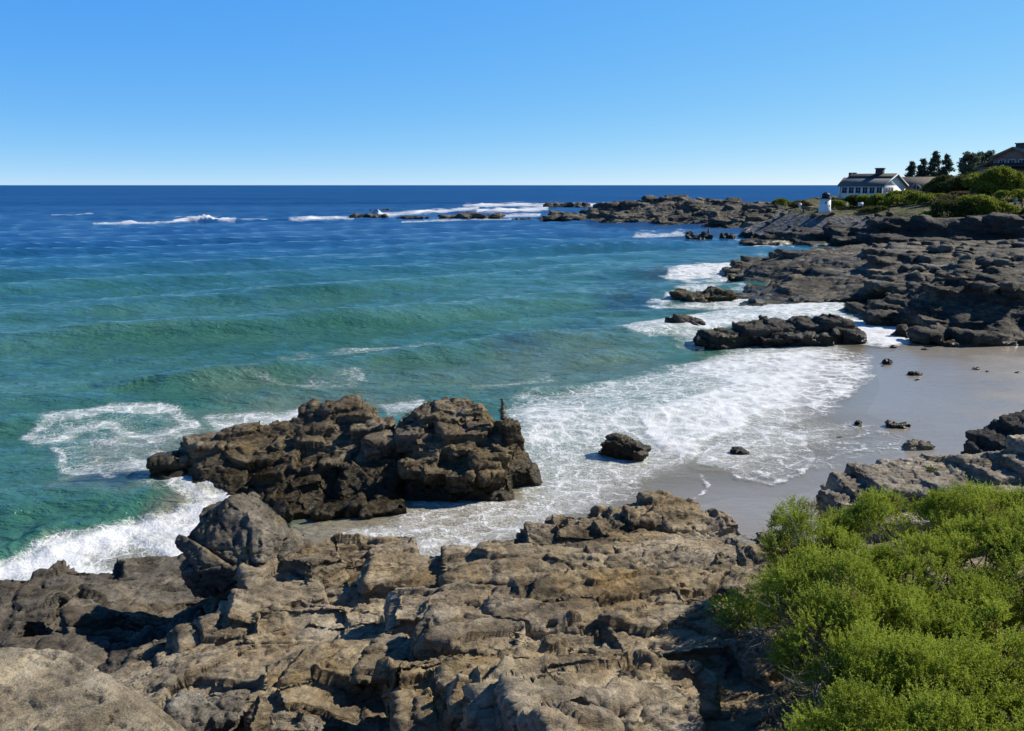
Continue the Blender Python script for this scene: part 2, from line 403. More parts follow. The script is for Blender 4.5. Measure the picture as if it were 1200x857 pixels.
# ================================================================== SETTING: sand, sea
SHORE = [(520, 715), (640, 680), (745, 622), (800, 590), (850, 578), (905, 580), (948, 568), (1010, 543), (1048, 528), (1062, 512), (1040, 500),
         (1004, 484), (1022, 455), (1018, 428), (1034, 412), (1085, 401), (1110, 385), (1240, 350), (1420, 338)]
SH = np.array([onz(*p)[:2] for p in SHORE])
def shore_d(X, Y):                       # signed distance to the waterline, sea positive
    sh = X.shape; p = np.stack([X.ravel(), Y.ravel()], 1); best = np.full(len(p), 1e9); sg = np.ones(len(p))
    for a, b in zip(SH[:-1], SH[1:]):
        ab = b - a; t = np.clip(((p - a) @ ab) / (ab @ ab), 0, 1); v = p - (a + t[:, None] * ab)
        d = np.sqrt((v * v).sum(1)); m = d < best
        cr = ab[0] * (p[:, 1] - a[1]) - ab[1] * (p[:, 0] - a[0])
        best = np.where(m, d, best); sg = np.where(m, np.sign(cr), sg)
    return (best * sg).reshape(sh)

def sand_z(X, Y):
    d = shore_d(X, Y)
    P = np.stack([X.ravel(), Y.ravel(), X.ravel() * 0], 1)
    und = (0.05 * fbm(P * 0.25, 3, 5)).reshape(X.shape)
    return np.where(d > 0, -0.05 * d - 0.004 * d * d, -0.035 * d).clip(-3, 1.6) + und * smooth(0, 3, np.abs(d)) - 0.012
xs = np.arange(-45, 110, 0.5); ys = np.arange(5, 100, 0.5)
X, Y = np.meshgrid(xs, ys); Z = sand_z(X, Y)
I = np.arange(X.size).reshape(X.shape)
grid_faces = lambda I: np.stack([I[:-1, :-1].ravel(), I[:-1, 1:].ravel(), I[1:, 1:].ravel(), I[1:, :-1].ravel()], 1)
me = raw_mesh('sand', np.stack([X, Y, Z], 2).reshape(-1, 3), grid_faces(I)); smooth_shade(me)
wet_a = me.attributes.new('wet', 'FLOAT', 'POINT')
wet_a.data.foreach_set('value', smooth(-13, -1.5, shore_d(X, Y)).ravel().astype(np.float32))

t = NT('wet_sand'); P = t.pos()
wet = t.n('Attribute', attribute_name='wet', out=2)
wet = t.math('ADD', wet, t.math('MULTIPLY', t.math('SUBTRACT', t.noise(P, 0.35, 4, 0.6), 0.5), 0.9), clamp=True)
c = t.mix(t.noise(P, 1.4, 5), (0.40, 0.36, 0.30), (0.34, 0.305, 0.255))
c = t.mix(wet, c, (0.27, 0.235, 0.19))
c = t.mix(0.4, c, t.ramp(t.noise(P, 30, 4, 0.7), [(0.3, 0.3), (0.7, 0.9)]), 'SOFT_LIGHT')
c = t.mix(t.range(t.noise(P, 9, 4, 0.7), 0.66, 0.72), c, (0.09, 0.075, 0.055))
rg_ = t.range(wet, 0.1, 0.9, 0.7, 0.2)
nrm = t.bump(t.noise(t.mapping(P, sc=(1, 2, 1)), 1.2, 4, 0.6), 0.05, 0.6)
nrm = t.bump(t.noise(P, 60, 3, 0.6), 0.004, t.range(wet, 0.2, 0.9, 1.0, 0.15), nrm)
M_sand = t.done(t.principled(c, rg_, nrm, 0.5))
tag(link('beach', me, M_sand), kind='structure')

# ---- sea: one sheet from the beach to the horizon
rows = np.concatenate([[217.06, 217.3, 217.6, 218], np.arange(218.6, 262, 0.55), np.arange(262, 420, 0.9), np.arange(420, 700, 1.0), np.arange(700, 1300, 40)])
cols_ = np.concatenate([np.arange(-900, -100, 14), np.arange(-100, 1300, 2.4), np.arange(1300, 2200, 14)])
YY = np.array([(lambda d: d.y * (-CAM_H / d.z))(ray(600, r)) for r in rows])
fw = YY * cp + CAM_H * sp_
X = (cols_[None, :] - 600) / FPX * fw[:, None]; Y = np.repeat(YY[:, None], len(cols_), 1)
U = np.repeat(cols_[None, :], len(rows), 0); Vv = np.repeat(rows[:, None], len(cols_), 1)
d_sh = shore_d(X, Y)
def poly_mask(U, V, pts, soft, sy=1.0):  # soft-edged polygon on the sea plane chart
    pts = np.array(pts, float) * [1, sy]; V = V * sy
    best = np.full(U.shape, 1e9); ins = np.zeros(U.shape, bool)
    for a, b in zip(pts, np.roll(pts, -1, 0)):
        ab = b - a; tt = np.clip(((U - a[0]) * ab[0] + (V - a[1]) * ab[1]) / (ab @ ab + 1e-9), 0, 1)
        best = np.minimum(best, np.hypot(U - a[0] - tt * ab[0], V - a[1] - tt * ab[1]))
        cond = ((a[1] > V) != (b[1] > V)) & (U < (b[0] - a[0]) * (V - a[1]) / (b[1] - a[1] + 1e-12) + a[0]); ins ^= cond
    return smooth(-soft, soft, np.where(ins, best, -best))
def line_mask(U, V, pts, w, sy=1.0):
    pts = np.array(pts, float); best = np.full(U.shape, 1e9)
    for (a, b) in zip(pts[:-1], pts[1:]):
        A_ = a[:2] * [1, sy]; B_ = b[:2] * [1, sy]; ab = B_ - A_
        tt = np.clip(((U - A_[0]) * ab[0] + (V * sy - A_[1]) * ab[1]) / (ab @ ab + 1e-9), 0, 1)
        best = np.minimum(best, np.hypot(U - A_[0] - tt * ab[0], V * sy - A_[1] - tt * ab[1]))
    return np.exp(-(best / w) ** 2)
wob = np.stack([X.ravel() * .35, Y.ravel() * .35, X.ravel() * 0], 1)
near = smooth(235, 330, Vv)
U2 = U + (18 * fbm(wob, 4, 7).reshape(U.shape)) * near * 1.4
V2 = Vv + (11 * fbm(wob + 9, 4, 8).reshape(U.shape)) * near * 1.2
foam = np.zeros_like(U)
def F_(m, a):
    global foam
    foam = np.maximum(foam, m * a)
# main wash on the beach
F_(poly_mask(U2, V2, [(590, 470), (700, 452), (770, 430), (850, 410), (940, 404), (1012, 416), (1020, 440), (990, 470), (940, 492), (900, 510), (850, 520), (770, 560), (740, 590), (690, 600), (640, 620), (560, 650), (480, 675), (390, 675), (450, 630), (600, 612), (612, 560)], 12), 0.50)
F_(line_mask(U2, V2, [(700, 590), (640, 600), (590, 625), (520, 650), (440, 668)], 16, 1.3), 0.66)
F_(line_mask(U2, V2, [(640, 540), (690, 560), (730, 575)], 10, 1.3), 0.6)
F_(poly_mask(U2, V2, [(800, 425), (870, 406), (950, 405), (1016, 420), (1018, 442), (985, 472), (935, 484), (905, 478), (860, 490), (820, 512), (775, 520), (750, 500), (800, 470), (850, 450), (800, 440)], 11), 0.89)
F_(poly_mask(U2, V2, [(740, 486), (830, 474), (900, 462), (985, 462), (985, 470), (930, 486), (880, 492), (830, 516), (812, 540), (780, 532), (750, 512)], 9), 0.93)
F_(poly_mask(U2, V2, [(600, 474), (740, 478), (760, 500), (700, 525), (615, 530)], 12), 0.72)
F_(poly_mask(U2, V2, [(820, 520), (940, 500), (946, 545), (920, 562), (870, 558), (820, 545)], 7), 0.5)
F_(poly_mask(U2, V2, [(930, 490), (1000, 486), (1060, 505), (1060, 530), (1000, 545), (945, 548)], 8), 0.30)
for p in ([(950, 520), (1000, 512), (1050, 500)], [(960, 540), (1010, 530), (1052, 522)], [(940, 505), (985, 498)]):
    F_(line_mask(U2, V2, p, 3.0, 1.5), 0.48)
F_(poly_mask(U2, V2, [(470, 600), (610, 585), (700, 560), (720, 590), (620, 620), (520, 650), (400, 672), (360, 655), (440, 625)], 12), 0.40)
F_(line_mask(U2, V2, [(490, 588), (560, 596), (640, 588), (700, 570)], 9, 1.4), 0.56)
F_(line_mask(U2, V2, [(400, 632), (470, 622), (540, 622), (600, 604)], 9, 1.4), 0.58)
# behind and beside the ledges on the right
F_(poly_mask(U2, V2, [(985, 372), (1060, 372), (1092, 384), (1085, 398), (1040, 405), (1005, 402)], 5), 0.98)
F_(poly_mask(U2, V2, [(760, 348), (830, 338), (870, 340), (985, 343), (995, 355), (985, 372), (930, 376), (860, 382), (820, 394), (760, 396), (720, 384), (790, 372), (860, 362), (800, 356)], 6), 0.70)
F_(poly_mask(U2, V2, [(870, 342), (985, 344), (990, 366), (920, 374), (870, 366)], 5), 0.86)
F_(poly_mask(U2, V2, [(770, 322), (815, 312), (850, 310), (880, 316), (850, 326), (800, 328)], 4), 0.85)
F_(poly_mask(U2, V2, [(840, 312), (905, 306), (945, 296), (955, 300), (900, 312)], 4), 0.62)
F_(poly_mask(U2, V2, [(860, 281), (905, 286), (930, 291), (890, 291)], 2.5), 0.8)
F_(line_mask(U2, V2, [(745, 276), (800, 274)], 2.5), 0.5)
F_(poly_mask(U2, V2, [(758, 350), (785, 343), (800, 352), (775, 356)], 4), 0.85)
F_(poly_mask(U2, V2, [(720, 382), (780, 378), (830, 392), (860, 405), (800, 400)], 6), 0.55)
# left patch round the sea rock, breaker at lower left
ring = [(35, 505), (60, 490), (110, 478), (160, 474), (200, 478), (228, 492), (200, 498), (150, 500), (120, 490), (95, 497), (60, 510), (40, 512)]
F_(poly_mask(U2, V2, [(30, 505), (80, 480), (160, 470), (235, 482), (240, 500), (190, 525), (215, 560), (240, 585), (190, 590), (130, 570), (85, 552), (60, 530)], 12), 0.26)
F_(line_mask(U2, V2, ring, 8, 1.4), 0.56)
F_(line_mask(U2, V2, [(150, 500), (185, 512), (165, 520), (120, 516)], 6, 1.4), 0.5)
F_(line_mask(U2, V2, [(58, 520), (75, 545), (110, 562), (130, 575)], 7, 1.3), 0.47)
F_(line_mask(U2, V2, [(160, 548), (200, 558), (235, 590), (290, 594)], 17), 0.75)
F_(line_mask(U2, V2, [(190, 535), (172, 552), (195, 568), (225, 580)], 12), 0.74)
F_(line_mask(U2, V2, [(250, 492), (290, 485), (330, 484), (360, 478)], 7), 0.62)
F_(line_mask(U2, V2, [(455, 476), (490, 470)], 8), 0.7)
F_(poly_mask(U2, V2, [(-120, 700), (-60, 672), (20, 650), (80, 632), (140, 618), (200, 606), (262, 582), (300, 590), (280, 612), (240, 640), (160, 680), (60, 720), (-120, 770)], 7), 1.0)
foam *= 1 - 0.62 * poly_mask(U2, V2, [(90, 652), (150, 632), (180, 640), (130, 662)], 7)
# laces drifting off shore
for p in ([(250, 440), (330, 452), (420, 444)], [(330, 420), (420, 410), (520, 404)], [(560, 448), (640, 440)]):
    F_(line_mask(U2, V2, p, 9, 1.4), 0.24)
# breakers on the reefs
def reef(pts, w, a):
    rr = 0.6 + 1.3 * fbm(np.stack([X.ravel() * .12, Y.ravel() * .04, X.ravel() * 0], 1), 4, 77).reshape(U.shape)
    F_(line_mask(U, Vv + 1.4 * (rr - .6), pts, w * (.35 + .75 * np.clip(rr, 0, 1.3))), np.clip(a * (0.55 + rr * 0.6), 0, 1))
reef([(110, 262), (170, 261), (240, 259), (312, 257.5)], 1.5, .95)
reef([(205, 259), (240, 257.5), (275, 258)], 2.4, 1.0)
reef([(340, 257.5), (380, 256.5), (415, 256)], 1.9, .95)
reef([(445, 252), (520, 247.5), (560, 244)], 2.6, 0.85)
reef([(545, 241), (600, 240), (645, 240.5), (735, 240.2)], 2.3, 0.95)
reef([(560, 247), (620, 246), (640, 244)], 3.0, 0.95)
reef([(590, 252.5), (632, 252)], 2.2, 0.85)
reef([(470, 260), (560, 258), (600, 257)], 1.3, 0.6)
reef([(60, 253), (110, 252)], 0.8, 0.45)
reef([(690, 241), (735, 241)], 1.8, 0.95)

foam_hi = foam.copy()
F_(line_mask(U2, V2, [(905, 500), (932, 515), (945, 540), (938, 556), (905, 566), (868, 559)], 4.5, 1.3), 0.80)
F_(line_mask(U2, V2, [(815, 590), (826, 572), (822, 560)], 3), 0.6)
F_(line_mask(U2, V2, [(860, 492), (890, 505), (905, 525)], 5), 0.72)
# swell geometry
kx, ky = 0.44, -0.90
ph = (X * kx + Y * ky)
pn = np.stack([X.ravel() * .03, Y.ravel() * .03, X.ravel() * 0], 1)
ph = ph + 4.5 * fbm(pn, 3, 31).reshape(U.shape) + 2.5 * np.sin(X * .02)
amp = (0.5 + 1.6 * np.clip(fbm(pn * np.array([.8, 1.6, 1]) + 40, 3, 41).reshape(U.shape) + .25, 0, 1))
def crest(p): return (np.exp(1.6 * np.sin(p)) / math.exp(1.6) - 0.35)
sw = 0.62 * amp * crest(ph * 2 * math.pi / 15.0) + 0.17 * amp * crest(ph * 2 * math.pi / 6.3 + 1.3) + 0.05 * np.sin((X * .15 + Y * -.99) * 2 * math.pi / 3.1 + 3 * fbm(pn * 4, 2, 51).reshape(U.shape))
q = np.stack([X.ravel() * 0.45, Y.ravel() * 0.9, X.ravel() * 0], 1)
sw = sw + 0.16 * fbm(q, 4, 33).reshape(U.shape) * smooth(130, 60, Y)
calm = smooth(0.5, 14, d_sh) * smooth(700, 250, Y) * smooth(11, 22, Y)
for pts_, hh_, ww_ in [([(-250, 405), (0, 399), (250, 390), (450, 378), (700, 352)], 0.5, 1.7), ([(200, 452), (420, 428), (640, 398)], 0.45, 1.0), ([(-200, 330), (150, 318), (420, 300), (640, 282)], 0.45, 2.6), ([(300, 352), (520, 330), (720, 310)], 0.5, 1.8)]:
    W_ = [onz(a_, b_) for a_, b_ in pts_]; m_ = np.zeros_like(X)
    for a_, b_ in zip(W_[:-1], W_[1:]):
        abx, aby = b_.x - a_.x, b_.y - a_.y; tt = np.clip(((X - a_.x) * abx + (Y - a_.y) * aby) / (abx ** 2 + aby ** 2), 0, 1)
        dd = np.hypot(X - a_.x - tt * abx, Y - a_.y - tt * aby) * np.where((X - a_.x) * aby - (Y - a_.y) * abx > 0, 1.0, 0.55)   # steep front, long back
        m_ = np.maximum(m_, np.exp(-(dd / ww_) ** 2))
    sw = sw + hh_ * m_ * (0.75 + 0.9 * fbm(pn * 2.2, 2, 66).reshape(U.shape))
Z = sw * calm
fz = np.stack([X.ravel() * 1.7, Y.ravel() * 1.7, X.ravel() * 0], 1)
Z = Z + smooth(.55, 1, foam_hi) * (0.04 + 0.13 * np.clip(fbm(fz, 4, 15).reshape(U.shape) + .15, 0, 1)) * smooth(0.0, 1.5, d_sh) * smooth(150, 110, Y)
# the collapsing lip of the breaker at the lower left, and surf thrown up along the reefs
Z = Z + 0.30 * line_mask(U2, V2, [(-120, 685), (20, 642), (130, 612), (210, 598), (265, 586)], 13) * (0.7 + fbm(fz * .6, 3, 19).reshape(U.shape))
rf = np.stack([X.ravel() * .22, Y.ravel() * .05, X.ravel() * 0], 1)
Z = Z + np.where(Vv < 265, smooth(.6, 1, foam) * np.clip(0.1 + 2.0 * fbm(rf, 4, 88).reshape(U.shape), 0, 3) * 0.8, 0)
Z = Z + np.where((Vv < 264), (1.6 * np.exp(-((U - 238) / 15.0) ** 2) * np.exp(-((Vv - 259) / 1.6) ** 2) + 2.0 * np.exp(-((U - 442) / 5.0) ** 2) * np.exp(-((Vv - 252) / 1.6) ** 2)) * np.clip(.7 + 2.6 * fbm(rf * 3 + 5, 3, 99).reshape(U.shape), 0, 2.5), 0)
Z = np.where(d_sh < 0.6, np.minimum(Z, 0.02), Z)
# water bodies: sandy shallows, green shelf, blue deep
sandy = smooth(9.5, 0.5, d_sh + 3.0 * fbm(pn * 4, 3, 61).reshape(U.shape))
sandy = np.maximum(sandy, 0.85 * poly_mask(U2, V2, [(610, 400), (700, 395), (780, 410), (770, 445), (640, 462), (520, 455), (400, 462), (260, 470), (240, 455), (420, 440), (560, 425)], 26) * 0.28)
sandy = np.maximum(sandy, poly_mask(U2, V2, [(470, 575), (620, 560), (640, 600), (560, 650), (400, 670), (330, 640), (340, 610)], 18))
sandy = np.maximum(sandy, 0.7 * poly_mask(U2, V2, [(60, 640), (150, 625), (250, 560), (300, 590), (240, 640), (100, 690)], 12))
sandy = np.maximum(sandy, 0.4 * poly_mask(U2, V2, [(130, 500), (230, 490), (300, 470), (420, 455), (480, 462), (440, 480), (230, 560), (150, 590), (60, 580)], 16))
deep = smooth(45, 172, Y + 10 * fbm(pn, 3, 71).reshape(U.shape) - 0.12 * X + 14 * poly_mask(U, Vv, [(-200, 250), (420, 262), (520, 300), (200, 350), (-200, 380)], 40))
weedp = fbm(np.stack([X.ravel() * .16, Y.ravel() * .07, X.ravel() * 0], 1), 3, 81).reshape(U.shape)
weed = smooth(.12, .28, weedp) * 0.0
weed = np.maximum(weed, 0.9 * poly_mask(U2, V2, [(75, 572), (125, 562), (170, 575), (150, 588), (95, 585)], 8))
weed = np.maximum(weed, 0.65 * poly_mask(U2, V2, [(700, 330), (800, 305), (880, 290), (900, 298), (800, 335), (740, 352)], 10) * (0.5 + 2 * np.clip(weedp + .1, 0, .5)))
weed = np.maximum(weed, 0.8 * poly_mask(U2, V2, [(690, 350), (760, 342), (790, 360), (720, 364)], 8))
weed = np.maximum(weed, 0.6 * poly_mask(U2, V2, [(560, 404), (600, 398), (640, 408), (600, 414)], 8))
weed = np.maximum(weed, 0.6 * poly_mask(U2, V2, [(640, 378), (700, 370), (720, 380), (670, 388)], 8))
me = raw_mesh('sea', np.stack([X, Y, Z], 2).reshape(-1, 3), grid_faces(np.arange(X.size).reshape(X.shape))[:, ::-1]); smooth_shade(me)
def attr(nm, a):
    at_ = me.attributes.new(nm, 'FLOAT', 'POINT'); at_.data.foreach_set('value', a.ravel().astype(np.float32))
attr('foam', foam); attr('sandy', sandy); attr('deep', deep); attr('weed', weed)
attr('film', smooth(-0.15, 4.5, d_sh)); attr('off', smooth(60, 450, Y))

t = NT('sea_water'); P = t.pos()
A = lambda n: t.n('Attribute', attribute_name=n, out=2)
foamA, sandyA, deepA, weedA, film, off = A('foam'), A('sandy'), A('deep'), A('weed'), A('film'), A('off')
body = t.ramp(deepA, [(0.0, (0.068, 0.192, 0.142)), (0.25, (0.046, 0.172, 0.158)), (0.55, (0.022, 0.125, 0.205)), (0.85, (0.011, 0.085, 0.225)), (1.0, (0.010, 0.068, 0.22))])
pat = t.noise(t.mapping(P, rot=(0, 0, -0.45), sc=(0.05, 0.17, 1)), 1.0, 4, 0.55)
body = t.mix(t.range(pat, 0.35, 0.7, 0, 0.75), body, t.mix(deepA, (0.014, 0.095, 0.062), (0.005, 0.055, 0.15)))
body = t.mix(sandyA, body, (0.30, 0.265, 0.19))
body = t.mix(weedA, body, (0.008, 0.04, 0.075))
# ripples
wv = t.mapping(P, rot=(0, 0, -0.42), sc=(0.55, 1.25, 1))
r1 = t.noise(wv, 0.75, 3, 0.5, 0.4); r2 = t.noise(wv, 2.6, 4, 0.6, 0.5)
h = t.math('ADD', t.math('MULTIPLY', r1, 0.8), t.math('MULTIPLY', r2, 0.35))
still = t.range(film, 0.15, 1.0, 0.12, 1.0)
nrm = t.bump(h, 0.60, t.math('MULTIPLY', still, 0.9))
nrm = t.bump(t.noise(wv, 9, 4, 0.6), 0.07, t.math('MULTIPLY', still, 0.8), nrm)
rough = t.range(off, 0, 1, 0.09, 0.3)
spec = t.range(off, 0, 1, 0.55, 0.06)
water = t.principled(body, rough, nrm, spec)
water = t.n('MixShader', {0: t.range(off, 0.05, 1, 0, 0.78), 1: water, 2: t.n('BsdfDiffuse', {'Color': t.mix(t.range(t.noise(t.mapping(P, sc=(.004, .02, 1)), 1.0, 5, .6), .35, .65), body, (.022, .11, .30)), 'Normal': nrm})})   # far off, waves below pixel size scatter rather than mirror
# foam: lace of torn cells, filling up as the density rises
wd = t.noise(P, 1.1, 4, 0.6, out=1); wp = t.mix(0.9, P, wd, 'ADD')
wd2 = t.noise(P, 5, 3, 0.6, out=1); wp = t.mix(0.26, wp, wd2, 'ADD')
wp = t.mapping(wp, rot=(0, 0, -0.42), sc=(0.75, 1.1, 1))
e1 = t.n('TexVoronoi', {'Vector': wp, 'Scale': 1.15}, feature='DISTANCE_TO_EDGE')
e2 = t.n('TexVoronoi', {'Vector': wp, 'Scale': 3.6}, feature='DISTANCE_TO_EDGE')
patch = t.noise(P, 0.5, 5, 0.62)
fine = t.noise(P, 14, 5, 0.7)
dens = t.math('ADD', foamA, t.math('MULTIPLY', t.math('SUBTRACT', patch, 0.5), t.range(foamA, 0.0, 0.15, 0, 0.75)))
dens = t.math('ADD', dens, t.math('MULTIPLY', t.math('SUBTRACT', fine, 0.5), t.range(foamA, 0.0, 0.2, 0, 0.3)))
def lace(e, w):
    wd_ = t.math('MULTIPLY', t.math('POWER', t.math('MAXIMUM', dens, 0.0), 2.0), w)
    return t.math('SUBTRACT', 1.0, t.math('DIVIDE', e, t.math('ADD', wd_, 0.0005)), clamp=True)
brk = t.range(t.noise(P, 2.3, 4, 0.65), 0.36, 0.56, 0.0, 1.0, sm=True)
brk2 = t.range(t.noise(P, 3.7, 4, 0.65), 0.42, 0.58, 0.0, 1.0, sm=True)
e3 = t.n('TexVoronoi', {'Vector': wp, 'Scale': 9.0}, feature='DISTANCE_TO_EDGE')
l1 = t.math('MULTIPLY', lace(e1, 0.5), t.math('MAXIMUM', brk, t.range(dens, .45, .75))); l2 = t.math('MULTIPLY', lace(e2, 0.8), t.math('MULTIPLY', brk2, 0.85)); l3 = t.math('MULTIPLY', lace(e3, 0.8), 0.45)
m = t.math('MAXIMUM', t.math('MAXIMUM', l1, l2), l3)
m = t.math('MULTIPLY', m, t.range(dens, 0.10, 0.35, 0, 1))
full = t.range(dens, 0.72, 1.0, 0, 1, sm=True)
m = t.math('MAXIMUM', t.math('POWER', m, 0.75), full, clamp=True)
veil = t.math('MULTIPLY', t.range(dens, 0.3, 0.8, 0, 0.30), 1.0)
m = t.math('MAXIMUM', m, veil, clamp=True)
m = t.math('MULTIPLY', m, t.range(foamA, 0.03, 0.12, 0, 1))
fb = t.bump(t.math('ADD', t.math('MULTIPLY', m, 0.6), t.math('MULTIPLY', fine, 0.5)), 0.10, 0.8)
foam_s = t.principled(t.mix(t.noise(P, 3, 4), (0.86, 0.86, 0.86), (0.76, 0.78, 0.79)), 0.6, fb, 0.3)
s = t.n('MixShader', {0: m, 1: water, 2: foam_s})
alpha = t.math('MAXIMUM', t.range(film, 0.0, 0.75, 0.12, 1.0), m, clamp=True)
s = t.n('MixShader', {0: alpha, 1: t.n('BsdfTransparent'), 2: s})
tag(link('sea', me, t.done(s)), kind='structure')
M_bould = rock_mat('boulder_rock', [(0.035, 0.032, 0.028), (0.092, 0.08, 0.064), (0.18, 0.152, 0.112), (0.22, 0.16, 0.085)], rot=(.6, .5, .2), lichen=(.24, .19, .12))

# ================================================================== ROCKS
def B(px, py, Y, size, rot=(0, 0, 0), seed=0, **kw):
    """angular block whose middle lies on the sight line px,py at forward distance Y; size = full w, d, h"""
    c = at(px, py, Y); return (chunk if kw else slab)(c, [v / 2 * (1 if kw else .92) for v in size], rot, seed, **kw)
FG_ROT = (0.34, 0.16, 0.25)              # bedding of the foreground ledge
def zpt(px, py, z): return tuple(onz(px, py, z))
rnd = random.Random(4)

# ---- foreground: main tan ledge
ctrl = [zpt(*p) for p in [
    (330, 668, 2.55), (380, 672, 2.6), (430, 672, 2.5), (500, 676, 2.45), (560, 668, 2.55), (640, 655, 2.6), (700, 640, 2.7), (770, 630, 2.8), (830, 640, 2.8), (880, 650, 2.7), (960, 640, 2.6),
    (260, 745, 3.0), (330, 735, 3.35), (420, 715, 3.15), (520, 710, 3.3), (620, 700, 3.3), (720, 690, 3.3), (800, 690, 3.35), (880, 690, 3.4), (980, 700, 3.6),
    (180, 800, 3.3), (240, 790, 3.4), (330, 785, 3.55), (420, 775, 3.95), (500, 775, 3.95), (520, 760, 3.9), (620, 750, 3.9), (720, 740, 3.95), (800, 735, 3.75), (860, 740, 3.6), (920, 740, 3.6), (1050, 740, 4.0),
    (220, 845, 3.1), (300, 850, 3.05), (350, 820, 3.1), (400, 838, 3.1), (480, 845, 3.25), (520, 805, 3.4), (570, 820, 4.1), (640, 810, 4.35), (720, 800, 4.2), (760, 800, 3.9), (840, 800, 3.75), (940, 800, 3.8), (1100, 800, 4.4),
    (300, 930, 3.4), (420, 930, 3.7), (540, 930, 4.3), (640, 900, 4.7), (740, 900, 4.3), (860, 900, 4.1), (1000, 900, 4.4), (1150, 900, 5.2), (500, 1100, 5.3), (900, 1100, 5.5), (1300, 1000, 5.4), (1350, 800, 4.9),
    (1100, 680, 3.9), (1250, 660, 3.9), (1030, 650, 3.1), (1150, 620, 3.3), (1300, 600, 3.4)]]
for p in [(330, 668, 2.55), (430, 672, 2.5), (560, 668, 2.55), (700, 640, 2.7), (770, 630, 2.8), (880, 650, 2.7), (960, 640, 2.6), (1100, 618, 2.8), (1300, 596, 3.0)]:
    q_ = onz(*p); ctrl.append((q_.x * 1.11, q_.y + 1.7, -0.7)); ctrl.append((q_.x * 1.3, q_.y + 4.5, -1.5))
hf = rbf(ctrl, 0.05)
def hfz(x, y): return float(hf(np.array([x]), np.array([y]))[0])
sol = [hf_solid(hf, -4.9, 9.5, 2.4, 16.4, 0.2, -1.2)]
def G(px, py, z0, size, rot, seed, lift=0.0, **kw):   # block seated on the ledge where the sight line meets height z0
    c = onz(px, py, z0); z = hfz(c.x, c.y) + lift
    return slab((c.x, c.y, z), [v / 2 for v in size], rot, seed)
# long ledge noses with undercut shadow below them
sol += [G(395, 758, 3.9, (1.7, 1.0, 0.75), (0.1, -0.10, 0.25), 2, 0.16), G(475, 772, 3.9, (0.95, 0.9, 0.5), (0.15, 0.1, -0.1), 3, 0.12),
        G(555, 768, 3.9, (1.15, 0.6, 0.42), (0.1, 0.12, -0.08), 5, 0.16), G(330, 700, 3.3, (1.1, 0.9, 0.7), (0.2, 0.1, 0.5), 7, 0.12),
        G(368, 693, 3.2, (0.75, 0.6, 0.75), (-0.15, 0.25, 0.9), 8, 0.25), G(300, 735, 3.2, (0.8, 0.7, 0.5), (0.1, 0.3, 0.2), 9, 0.08),
        G(560, 728, 3.6, (2.3, 0.7, 0.5), (0.16, 0.06, 0.05), 10, 0.13), G(640, 745, 3.8, (1.4, 0.6, 0.42), (0.2, 0.05, 0.15), 11, 0.12),
        G(700, 720, 3.6, (2.2, 0.8, 0.5), (0.2, 0.02, 0.12), 12, 0.10), G(620, 690, 3.2, (2.6, 0.9, 0.5), (0.18, 0.05, 0.08), 13, 0.08),
        G(500, 702, 3.1, (1.8, 0.8, 0.5), (0.2, 0.1, 0.1), 14, 0.1), G(440, 680, 2.6, (1.5, 0.9, 0.6), (0.1, 0.05, 0.2), 15, 0.1),
        G(395, 668, 2.6, (0.9, 0.8, 0.55), (0.2, 0.1, 0.4), 16, 0.14), G(455, 664, 2.5, (1.0, 0.7, 0.55), (0.1, 0.1, 0.1), 17, 0.12),
        G(780, 745, 4.0, (1.5, 0.8, 0.45), (0.2, 0.0, 0.2), 18, 0.08), G(820, 705, 3.5, (1.8, 0.9, 0.45), (0.2, 0.0, 0.1), 19, 0.1),
        G(700, 812, 4.4, (0.8, 0.55, 0.35), (0.1, 0.15, 0.3), 20, 0.06), G(640, 835, 4.4, (0.7, 0.5, 0.3), (0.3, 0.1, 0.4), 21, 0.08),
        G(590, 828, 4.2, (0.7, 0.6, 0.4), (0.2, 0.3, 0.2), 22, 0.1), 
        G(670, 850, 4.6, (0.6, 0.5, 0.34), (0.1, 0.2, 0.6), 24, 0.1)]
for i in range(150):
    px, py = rnd.uniform(270, 980), rnd.uniform(665, 857)
    if 250 < px < 545 and py > 785: continue
    if px > 740 and py > 745: continue
    c = onz(px, py, 3.5 if py < 740 else 4.2); s_ = rnd.uniform(0.3, 1.0)
    sol.append(slab((c.x, c.y, hfz(c.x, c.y) + rnd.uniform(-.10, .03)), [s_ * rnd.uniform(.7, 1.3), s_ * rnd.uniform(.3, .5), rnd.uniform(.09, .2)],
                     (FG_ROT[0] + rnd.gauss(0, .05), FG_ROT[1] * .4 + rnd.gauss(0, .06), .10 + rnd.gauss(0, .16)), 100 + i))
KF = dict(big=.05, blk=.20, crk=.08, blk2=.085, crk2=.035, blk3=.034, lay=.10, lay_f=4.0, rid=.07, fin=.018)
KL0 = dict(KF, an=(.3, .8, 1.7))
rock('rock_ledge', sol, 0.024, M_tan, 0.7, KL0, FG_ROT, 'broad tan layered rock ledge across the foreground below the green bush', 'rock ledge')

